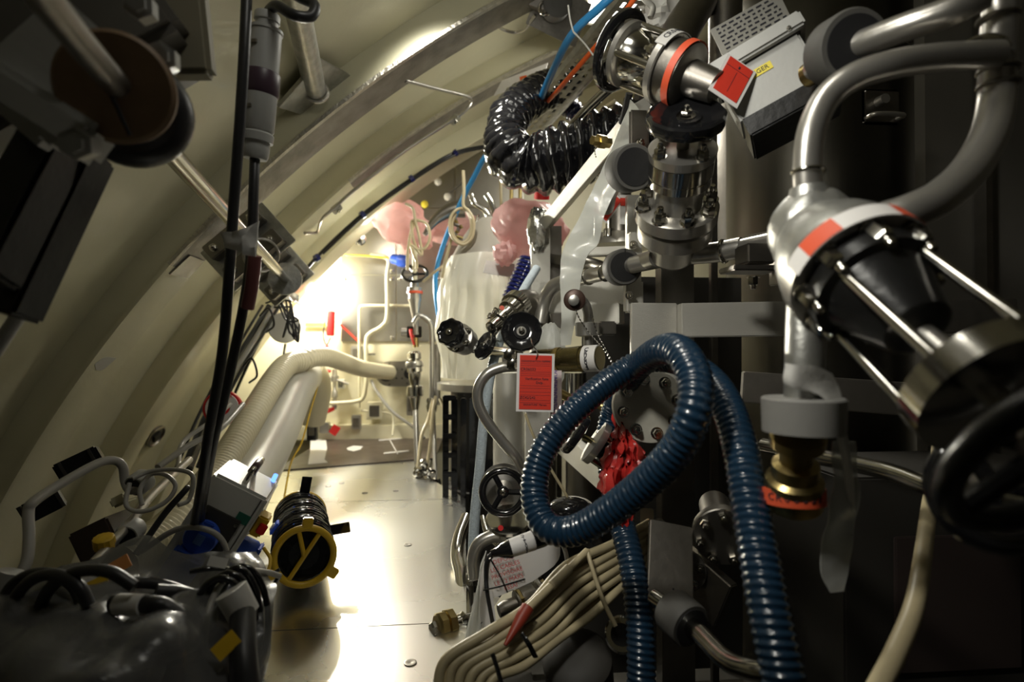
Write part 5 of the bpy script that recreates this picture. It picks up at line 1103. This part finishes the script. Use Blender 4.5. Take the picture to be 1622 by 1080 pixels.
chain(T, 'barrel', turned(a, b, [(0, 15*u), (.1, 19*u), (.4, 19*u), (.41, 19*u), (.75, 21*u), (.76, 19*u), (.98, 20*u), (1, 18*u)]), gold, seg=44)
chain(T, 'brass_ring', turned(a.lerp(b, .38), a.lerp(b, .44), [(0, 20.5*u), (.5, 21*u), (1, 20.5*u)]), brass, seg=44)
lb = chain(T, 'label', turned(a.lerp(b, .80), a.lerp(b, .99), [(0, 20.9*u), (1, 20.9*u)]), white, seg=44)
axn = (b-a).normalized(); Ml = fr(a.lerp(b, .875), axn, (0, -1, 0)); mb = MB()
for k, ch in enumerate('CR06033'):
    mb.text(ch, 11*u, Ml @ Matrix.Rotation(.75-k*.25 if Ml.to_3x3().col[1].z > 0 else -.75+k*.25, 4, 'Z') @ Matrix.Translation((21.3*u, 0, 0)) @ Matrix.Rotation(PI/2, 4, 'Y') @ Matrix.Rotation(PI, 4, 'Z'))
T.part('lettering', mb, ink, lb)
# capped branch above the sleeve
T = Thing('capped_branch', 'steel branch pipe with a dark round chained cap above the olive sleeve', 'pipe')
T.part('pipe', MB().sweep(PL((932, 555, 1.18), (932, 520, 1.18), (931, 495, 1.18), (924, 478, 1.18), (912, 474, 1.16)), .0105, 18), steel)
T.part('collar', MB().lathe([(-.016, .020), (-.014, .026), (.012, .026), (.014, .022)], 30, Matrix.Translation(P(931, 521, 1.18))), steel)
T.part('cap', MB().lathe([(-.02, .016), (-.018, .021), (.0, .022), (.003, .018)], 34, fr(P(910, 475, 1.13), (-.25, -1, 0))), mat('rust_brown_cap', (.07, .04, .03), .4, .4))
T.part('cap_nut', MB().lathe([(0, .011), (.008, .011), (.009, .009)], 20, fr(P(909, 476, 1.125), (-.25, -1, 0))), steel)
for k, pts in enumerate((((912, 490, 1.12), (918, 505, 1.12), (932, 525, 1.12), (955, 552, 1.11), (973, 582, 1.1)), ((938, 500, 1.12), (945, 525, 1.12), (960, 555, 1.11), (975, 584, 1.1)))):
    tube('steel_chain', ('thin steel chain falling from the round cap past the label', 'second thin wire beside the cap chain')[k], 'chain', PL(*pts), lambda s, t, a: .0011+.0006*math.sin(s*900), steel2, seg=6, step=.001)
T = Thing('tag_clip', 'small steel clip on the collar plate beside the capped branch', 'clip'); T.part('clip', MB().box(P(962, 520, 1.2), (.035, .02, .03), bev=.003), dsteel)
# red paper tag
T = Thing('red_paper_tag', 'white-bordered red paper tag with handwriting, hanging below the black wheel', 'tag')
M = fr(P(848, 606, 1.08), Vector((-.05, -1, .02)), (1, 0, 0)); u = S(1, 1.08); M = M @ Matrix.Rotation(rad(-1.5), 4, 'Z')
yy = M.to_3x3().col[1].z; 
if yy < 0: M = M @ Matrix.Rotation(PI, 4, 'Z')
T.part('border', MB().box((0, 0, 0), (60*u, 93*u, .0012), M, bev=.0004), white); T.part('face', MB().box((0, .5*u, .0008), (51*u, 86*u, .0012), M), red)
mb = MB(); 
for s_, sz, x, y in (('CONSIGNATION REPERE', 4.2, 0, 34), ('CR06033', 6.5, -12, 21), ('Verification fuite', 5.6, 2, 6), ('Delp...', 5.6, 8, 0), ('ZC42/242', 6, -12, -24), ('SIGNATURE  Marcan', 4.2, 0, -35)):
    mb.text(s_, sz*u, M @ Matrix.Translation((x*u, y*u, .0016)))
for y in (30, 27, 17, 14, 11, -5, -9, -15, -20, -28, -32): mb.box((0, y*u, .0015), (48*u, .35*u, .0002), M)
T.part('lettering', mb, ink)
T.part('string', MB().sweep([M @ Vector((0, 38*u, .003)), M @ Vector((2*u, 48*u, .004)), M @ Vector((-6*u, 60*u, .006)), M @ Vector((-10*u, 70*u, .02))], .0012, 6), steel2)
T = Thing('written_white_card', 'white card with violet writing behind the red paper tag', 'tag'); M2 = fr(P(880, 620, 1.14), Vector((-.3, -1, 0)), (1, -.3, 0)); T.part('card', MB().box((0, 0, 0), (.025, .085, .001), M2), mat('pinkish_card', (.62, .52, .52), .5))
mb = MB()
for k in range(5): mb.text('aMUv', .012, M2 @ Matrix.Translation((0, .03-.015*k, .001)) @ Matrix.Rotation(PI/2, 4, 'Z'))
T.part('lettering', mb, inkp)
tube('thin_string', 'thin cream string falling from under the red paper tag', 'string', PL((832, 655, 1.2), (845, 690, 1.2), (868, 735, 1.2), (900, 790, 1.2), (905, 815, 1.2)), .003, creamcable)
# strap hose and coil
T = Thing('braided_hose', 'pale blue braided hose stretched down past the bent tube', 'hose')
T.part('hose', MB().sweep(PL((850, 425, 1.7), (828, 462, 1.62), (800, 520, 1.52), (782, 570, 1.45), (768, 650, 1.42), (760, 740, 1.40), (752, 820, 1.38), (748, 905, 1.36)), .0125, 16), strapw)
T = Thing('coiled_air_line', 'dark blue spiral air line beside the foil-topped post', 'air line')
pts = []; o = P(812, 478, 1.9); d_ = P(842, 412, 1.9)-o; Mc = fr(o, d_)
for i in range(11*16): a_ = 2*PI*i/16; pts.append(Mc @ Vector((.036*math.cos(a_), .036*math.sin(a_), d_.length*i/176)))
T.part('line', MB().sweep(pts, .0065, 8, smooth=False), bluedark)
# ---------------------------------------------------------------- blank flange, hose loop, red film
T = Thing('blank_flange', 'round pale steel blank flange bolted inside the blue hose loop', 'flange')
M = fr(P(1030, 643, 1.02), Vector((-.12, -1, .05))); R0 = S(60, 1.02)
T.part('disc', MB().lathe([(-.022, R0*.98), (-.020, R0), (-.002, R0), (0, R0*.985)], 64, M), mat('turned_flange_steel', (.60, .58, .50), .42, .25, .1, 8, brush=(1, 1, 60)))
T.hexbolts(M, R0*.74, 8, .0155, ph=.22, h=.011)
T.part('pipe', MB().cyl(M @ Vector((0, 0, -.16)), M @ Vector((0, 0, -.02)), .034), steel)
T = Thing('edge_on_valve', 'black wheel valve seen edge-on below the blue hose with chrome yoke', 'valve')
a, b = P(903, 685, 1.12), P(975, 715, 1.1); ax = (a-b).normalized(); M = fr(P(908, 684, 1.12), ax+Vector((0, -.1, .25))); handwheel(T, M, S(36, 1.12), 'dish', nut=False)
chain(T, 'stem', turned(P(915, 688, 1.12), P(960, 708, 1.1), [(0, .006), (1, .006)]), gold, seg=14)
T.part('flange', MB().lathe([(-.006, .044), (.008, .044)], 36, fr(P(945, 702, 1.1), ax+Vector((0, -.1, .25)))), steel)
for k in range(4): 
    Mk = fr(P(945, 702, 1.1), ax+Vector((0, -.1, .25))); T.part('yoke_rod', MB().cyl(Mk @ Vector((.036*math.cos(k*PI/2+.6), .036*math.sin(k*PI/2+.6), -.06)), Mk @ Vector((.036*math.cos(k*PI/2+.6), .036*math.sin(k*PI/2+.6), .002)), .006), steel2)
T.part('clamp_ring', MB().lathe([(-.075, .044), (-.06, .046), (-.055, .04)], 36, Mk), steel)
tube('cross_bolt', 'brassy rod under the blue hose near the red tag', 'rod', PL((886, 622, 1.2), (905, 632, 1.18), (915, 636, 1.17)), .010, brass)
tube('cross_bolt', 'second brassy rod beside the blank flange edge', 'rod', PL((935, 636, 1.2), (950, 642, 1.18), (965, 650, 1.17)), .009, brass)
T = Thing('blue_suction_hose', 'dark blue ribbed hose looped around the round blank flange', 'hose')
hp_ = PL((1262, 1160, .56), (1238, 1060, .58), (1215, 950, .61), (1192, 820, .66), (1170, 700, .72), (1145, 630, .78), (1110, 590, .85), (1065, 570, .93), (1020, 572, .97), (970, 600, .97), (915, 645, .94), (872, 695, .93), (850, 745, .92), (848, 795, .90), (868, 835, .87), (910, 840, .84), (965, 810, .80), (1025, 762, .75), (1072, 712, .71), (1098, 655, .69), (1100, 598, .71), (1075, 556, .76), (1040, 558, .86), (1005, 588, .99), (975, 640, 1.11), (962, 690, 1.12), (968, 760, 1.08), (985, 830, 1.0), (1000, 890, .95), (1012, 970, .91), (1016, 1060, .88), (1014, 1160, .86))
T.part('hose', MB().sweep(hp_, corr(.0220, .0094, .055), 28, .0017, cap=True), bluehose)
T = Thing('red_film_wrap', 'red plastic film wrap knotted behind the blue hose', 'film')
rows = []
for (y, xl, xr, Yc, am) in ((655, 976, 992, 1.07, .006), (672, 972, 998, 1.06, .012), (692, 970, 1008, 1.04, .018), (712, 966, 1018, 1.03, .022), (732, 958, 1026, 1.02, .026), (752, 950, 1030, 1.01, .026), (772, 950, 1024, 1.01, .026), (792, 958, 1010, 1.01, .022), (812, 970, 1000, 1.0, .014), (832, 976, 992, 1.0, .006)):
    rows.append([P(xl+(xr-xl)*k/16, y+3*math.sin(k*2.1), Yc-.03*math.sin(PI*k/16)+am*.5*math.sin(k*2.6+y*.012)+am*.3*math.sin(k*1.1+y*.05)) for k in range(17)])
T.part('film', MB().sheet(rows, .002, 3, wr=.016, wf=45), redfilm)
# flange and valve at lower right
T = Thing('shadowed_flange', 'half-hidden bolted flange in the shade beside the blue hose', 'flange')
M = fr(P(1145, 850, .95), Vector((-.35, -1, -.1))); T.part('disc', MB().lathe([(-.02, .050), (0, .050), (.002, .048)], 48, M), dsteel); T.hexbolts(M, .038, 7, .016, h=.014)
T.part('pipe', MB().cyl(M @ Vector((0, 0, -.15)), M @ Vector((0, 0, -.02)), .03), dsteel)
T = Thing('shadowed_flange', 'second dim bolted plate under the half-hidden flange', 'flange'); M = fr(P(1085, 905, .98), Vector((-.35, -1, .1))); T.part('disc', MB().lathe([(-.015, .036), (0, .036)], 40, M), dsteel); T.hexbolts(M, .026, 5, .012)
tube('lower_pipe', 'bright curved pipe at the bottom behind the blue hose', 'pipe', PL((1035, 945, .90), (1070, 970, .86), (1110, 1005, .80), (1150, 1045, .74), (1195, 1062, .70), (1240, 1066, .68)), .0135, steel2, seg=22)
rubclamp('grey rubber clamp on the bright curved bottom pipe', P(1068, 968, .86), P(1090, 988, .83), .034, .045)
T = Thing('pipe_collar', 'steel collar cap with bolt at the bottom beside the pale cables', 'collar'); c = P(985, 1005, .95); T.part('collar', MB().lathe([(-.02, .028), (0, .03), (.004, .026)], 36, fr(c, (-.6, -1, .5))), steel2); T.part('bore', MB().lathe([(.003, .018), (.006, .018)], 30, fr(c, (-.6, -1, .5))), blackm)
# ---------------------------------------------------------------- low centre
T = Thing('spoked_handwheel_valve', 'black three-spoked handwheel valve low beside the braided hose', 'valve')
M = fr(P(797, 779, 1.28), Vector((-.10, -1, .12))); handwheel(T, M, S(39, 1.28), 'spoke', thick=.0085)
T.part('body', MB().lathe([(-.12, .045), (-.06, .05), (-.055, .02), (-.01, .012)], 36, M), steel)
T.part('flange', MB().lathe([(-.08, .058), (-.065, .058)], 40, M), steel)
T = Thing('valve_flange_body', 'bright steel flange body directly under the spoked handwheel', 'flange'); T.part('body', MB().lathe([(-.03, .05), (.0, .052), (.004, .048)], 40, fr(P(805, 822, 1.3), (-.1, -.6, 1))), steel2); T.part('red_dot', MB().lathe([(0, .006), (.003, .006)], 12, fr(P(793, 836, 1.24), (0, -1, .3))), redp)
tube('low_pipe', 'bright bent pipe along the deck edge below the braided hose', 'pipe', PL((740, 818, 1.55), (728, 850, 1.5), (724, 880, 1.45), (730, 910, 1.38), (733, 950, 1.3), (734, 985, 1.22)), .0165, steel2, seg=22)
tube('low_pipe', 'dull steel pipe curving over from the deck edge to the handwheel', 'pipe', PL((752, 915, 1.28), (750, 885, 1.28), (758, 862, 1.28), (778, 850, 1.28), (800, 848, 1.28)), .0145, steel, seg=22)
tube('low_pipe', 'thin bright pipe between braided hose and handwheel body', 'pipe', PL((764, 818, 1.5), (772, 845, 1.45), (790, 865, 1.4)), .007, steel2)
tube('low_pipe', 'thick dull pipe dropping beside the deck edge', 'pipe', PL((742, 900, 1.36), (740, 960, 1.3), (735, 1100, 1.1)), .014, dsteel, seg=22)
T = Thing('clamped_joint', 'clamp and bolt joining the braided hose to the lower fitting', 'clamp'); c = P(750, 915, 1.33)
T.part('clamp', MB().lathe([(-.012, .018), (.012, .018)], 24, Matrix.Translation(c)), steel2); T.part('screw', MB().cyl(P(742, 918, 1.3), P(760, 914, 1.3), .005), steel2)
T = Thing('lower_cylinder', 'short dark cylinder with pale lid behind the plastic sleeve', 'cylinder'); c = P(757, 975, 1.3); T.part('body', MB().lathe([(-.10, .055), (.02, .055)], 40, Matrix.Translation(c)), dsteel); T.part('lid', MB().lathe([(.02, .057), (.028, .057)], 40, Matrix.Translation(c)), steel)
T = Thing('rounded_stub', 'dark rounded foot at the deck edge at the bottom', 'stub'); T.part('stub', MB().blob(P(720, 1075, 1.0), (.03, .04, .04), amp=0), blackm)
T = Thing('brass_fitting', 'brass hexagonal hose fitting poking over the deck edge', 'fitting')
a, b = P(682, 996, 1.12), P(755, 975, 1.17)
chain(T, 'plug', turned(a, a.lerp(b, .16), [(0, .010), (.2, .013), (1, .013)]), steel2, seg=6)
chain(T, 'nut', turned(a.lerp(b, .13), a.lerp(b, .50), [(0, .022), (.1, .026), (.45, .026), (.5, .022), (.55, .028), (.9, .028), (1, .022)]), brass, seg=8)
chain(T, 'tube', turned(a.lerp(b, .5), b, [(0, .012), (.2, .014), (.25, .010), (.4, .016), (.5, .010), (1, .010)]), steel2, seg=20)
T.part('chain', MB().sweep(PL((690, 1005, 1.1), (684, 1018, 1.09), (678, 1030, 1.08), (672, 1034, 1.08)), lambda s, t, a: .0012+.0008*math.sin(s*1100), 6, .0008), dsteel)
T = Thing('valve_cap_row', 'dark cylinder and brass collar lying behind the plastic sleeve', 'fitting')
chain(T, 'barrel', turned(P(790, 968, 1.12), P(868, 940, 1.15), [(0, .012), (.1, .016), (.35, .016), (.36, .026), (.44, .026), (.45, .03), (1, .032)]), dsteel, seg=28)
chain(T, 'brass_collar', turned(P(821, 958, 1.13), P(832, 954, 1.135), [(0, .030), (1, .030)]), brass, seg=8)
beam('cream_bracket', 'cream painted bracket plate behind the plastic sleeve', P(800, 1000, 1.15), P(838, 940, 1.2), .01, .09, cream2, up=(1, 0, 0), cat='bracket')
beam('steel_yoke', 'bright flat steel yoke bar crossing behind the labelled plug', P(845, 850, 1.08), P(862, 930, 1.08), .01, .014, steel2, cat='bar')
beam('steel_yoke', 'second flat steel bar slanting below the first', P(830, 900, 1.1), P(880, 960, 1.1), .01, .016, alu, cat='bar')
T = Thing('black_actuator', 'black rounded actuator housing under the blue hose loop', 'actuator'); T.part('housing', MB().lathe([(-.05, .055), (-.04, .062), (.04, .062), (.05, .055)], 40, fr(P(905, 880, 1.1), (-.4, -1, .3))), blackm)
T.part('cap', MB().blob(P(905, 805, 1.2), (.05, .04, .025), amp=0), blackg); T.part('ring', MB().torus(.05, .004, fr(P(870, 890, 1.05), (-1, -.6, .2)), 40, 8), steel)
# plastic sleeve with papers and the labelled plug
T = Thing('document_sleeve', 'clear plastic document sleeve folded over papers below the plug', 'document sleeve')
T.part('paper', MB().sheet([PL((772, 878, 1.06), (820, 866, 1.06), (886, 850, 1.06)), PL((768, 910, 1.06), (820, 902, 1.06), (884, 888, 1.06)), PL((768, 952, 1.06), (800, 940, 1.06), (845, 920, 1.06))], .0012), white)
T.part('paper', MB().sheet([PL((766, 885, 1.05), (780, 940, 1.04)), PL((752, 960, 1.02), (786, 990, 1.02)), PL((728, 1070, .98), (790, 1045, .99))], .0012), white)
T.part('film', MB().sheet([PL((770, 872, 1.04), (762, 900, 1.0), (758, 930, 1.0)), PL((757, 930, 1.01), (752, 960, .98), (762, 990, .99)), PL((740, 1000, .99), (745, 1020, .96), (770, 1030, .97)), PL((724, 1078, .96), (732, 1085, .94), (748, 1090, .95))], .0015, 6, wr=.004), milkf)
mb = MB(); Mt_ = fr(P(806, 905, 1.05), (0, -1, 0), P(830, 896, 1.06)-P(780, 912, 1.06))
if Mt_.to_3x3().col[1].z < 0: Mt_ = Mt_ @ Matrix.Rotation(PI, 4, 'X')
for k, s_ in enumerate(('DEPOSE', 'LES CABLES', 'PROVISOIRE', 'LE 12 MARS', 'ESSAI')): mb.text(s_, .011, Mt_ @ Matrix.Translation((-.004+.0*k, .024-.013*k, 0)))
T.part('lettering', mb, inkr)
mb = MB(); mb.sweep(PL((776, 1010, .985), (758, 1020, .975), (752, 1000, .985), (764, 985, .99)), .0007, 5); T.part('drawn_lines', mb, ink)
T = Thing('labelled_plug', 'black plug with a lettered white band, its lead bending down', 'connector')
T.part('lead', MB().sweep(PL((796, 868, .96), (782, 876, .96), (772, 890, .96), (770, 915, .96), (772, 940, .95), (780, 985, .94), (787, 1030, .92), (796, 1100, .88)), lambda s, t, a: .0055-.002*min(1, t*2.5), 14), blackr)
chain(T, 'plug', turned(P(778, 877, .96), P(812, 868, .96), [(0, .006), (.3, .008), (.5, .012), (.9, .016), (1, .013)]), blackg)
a, b = P(806, 869, .96), P(844, 856, .97); lb = chain(T, 'label_band', turned(a, b, [(0, .0150), (1, .0165)]), white, seg=36)
mb = MB(); Ml = fr(a.lerp(b, .6), b-a, (0, -1, 0))
for k, ch in enumerate('CT3007'): mb.text(ch, .009, Ml @ Matrix.Rotation((k-2.5)*.38-.3, 4, 'Z') @ Matrix.Translation((.0164, 0, 0)) @ Matrix.Rotation(PI/2, 4, 'Y') @ Matrix.Rotation(0, 4, 'Z'))
T.part('lettering', mb, ink, lb)
chain(T, 'end_shell', turned(b, P(872, 845, .98), [(0, .016), (.5, .017), (1, .014)]), blackm)
for k, pts in enumerate((((776, 884, .945), (792, 912, .945), (804, 938, .945)), ((765, 935, .945), (795, 928, .945), (832, 917, .945)))):
    tube('black_tie', ('black cable tie tail pointing down beside the plug lead', 'black cable tie tail pointing sideways across the papers')[k], 'cable tie', PL(*pts), .0014, blackg, seg=6)
# cream cable bundle
random.seed(31)
for k in range(11):
    o = (k-5)*7.5; j = random.uniform(-5, 5); d_ = (k % 2)*.018
    pts = PL((735+o*1.0+j, 1120+o*.3, .86+d_), (742+o*1.0, 1062+o*.4, .88+d_), (800+o*.8, 1030+o*.6+j, .90+d_), (860+o*.6, 985+o*.8-j, .94+d_), (920+o*.5+j, 935+o*.9+j, .99+d_), (985+o*.4, 888+o*.7, 1.06+d_), (1040+o*.3, 850+o*.6, 1.12+d_))
    tube('bundled_cable', 'cream cable running in the thick bundle under the blue hose', 'cable', pts, (.0082, .0078, .0072)[k % 3], creamcable, 'cream cables in the thick bundle')
for k, (p, q, r) in enumerate((((826, 1004, .86), (848, 1040, .86), 'black tie strapped round the cream cable bundle'), ((780, 1035, .82), (796, 1090, .80), 'black tie at the bottom end of the cream bundle'))):
    T = Thing('bundle_strap', r, 'cable tie'); T.part('strap', MB().sweep([P(*p), P((p[0]+q[0])/2, (p[1]+q[1])/2-3, p[2]-.01), P(*q)], .005, 8, flat=.5), blackg)
tube('cream_lead', 'single cream lead arching over the bundle beside the blue hose', 'cable', PL((930, 870, 1.0), (938, 900, .98), (955, 950, .96), (975, 992, .94)), .0038, creamcable)
T = Thing('red_tipped_lead', 'cream lead with a red heat-shrunk tip above the bundle', 'cable')
chain(T, 'lead', turned(P(930, 872, 1.0), P(832, 968, .92), [(0, .006), (.3, .006), (.31, .0085), (.6, .0085), (.61, .007), (1, .007)]), creamcable, seg=16)
chain(T, 'red_tip', turned(P(836, 962, .92), P(800, 1022, .88), [(0, .011), (.3, .0105), (1, .003)]), mat('dull_red_sleeve2', (.30, .04, .02), .45), seg=16)
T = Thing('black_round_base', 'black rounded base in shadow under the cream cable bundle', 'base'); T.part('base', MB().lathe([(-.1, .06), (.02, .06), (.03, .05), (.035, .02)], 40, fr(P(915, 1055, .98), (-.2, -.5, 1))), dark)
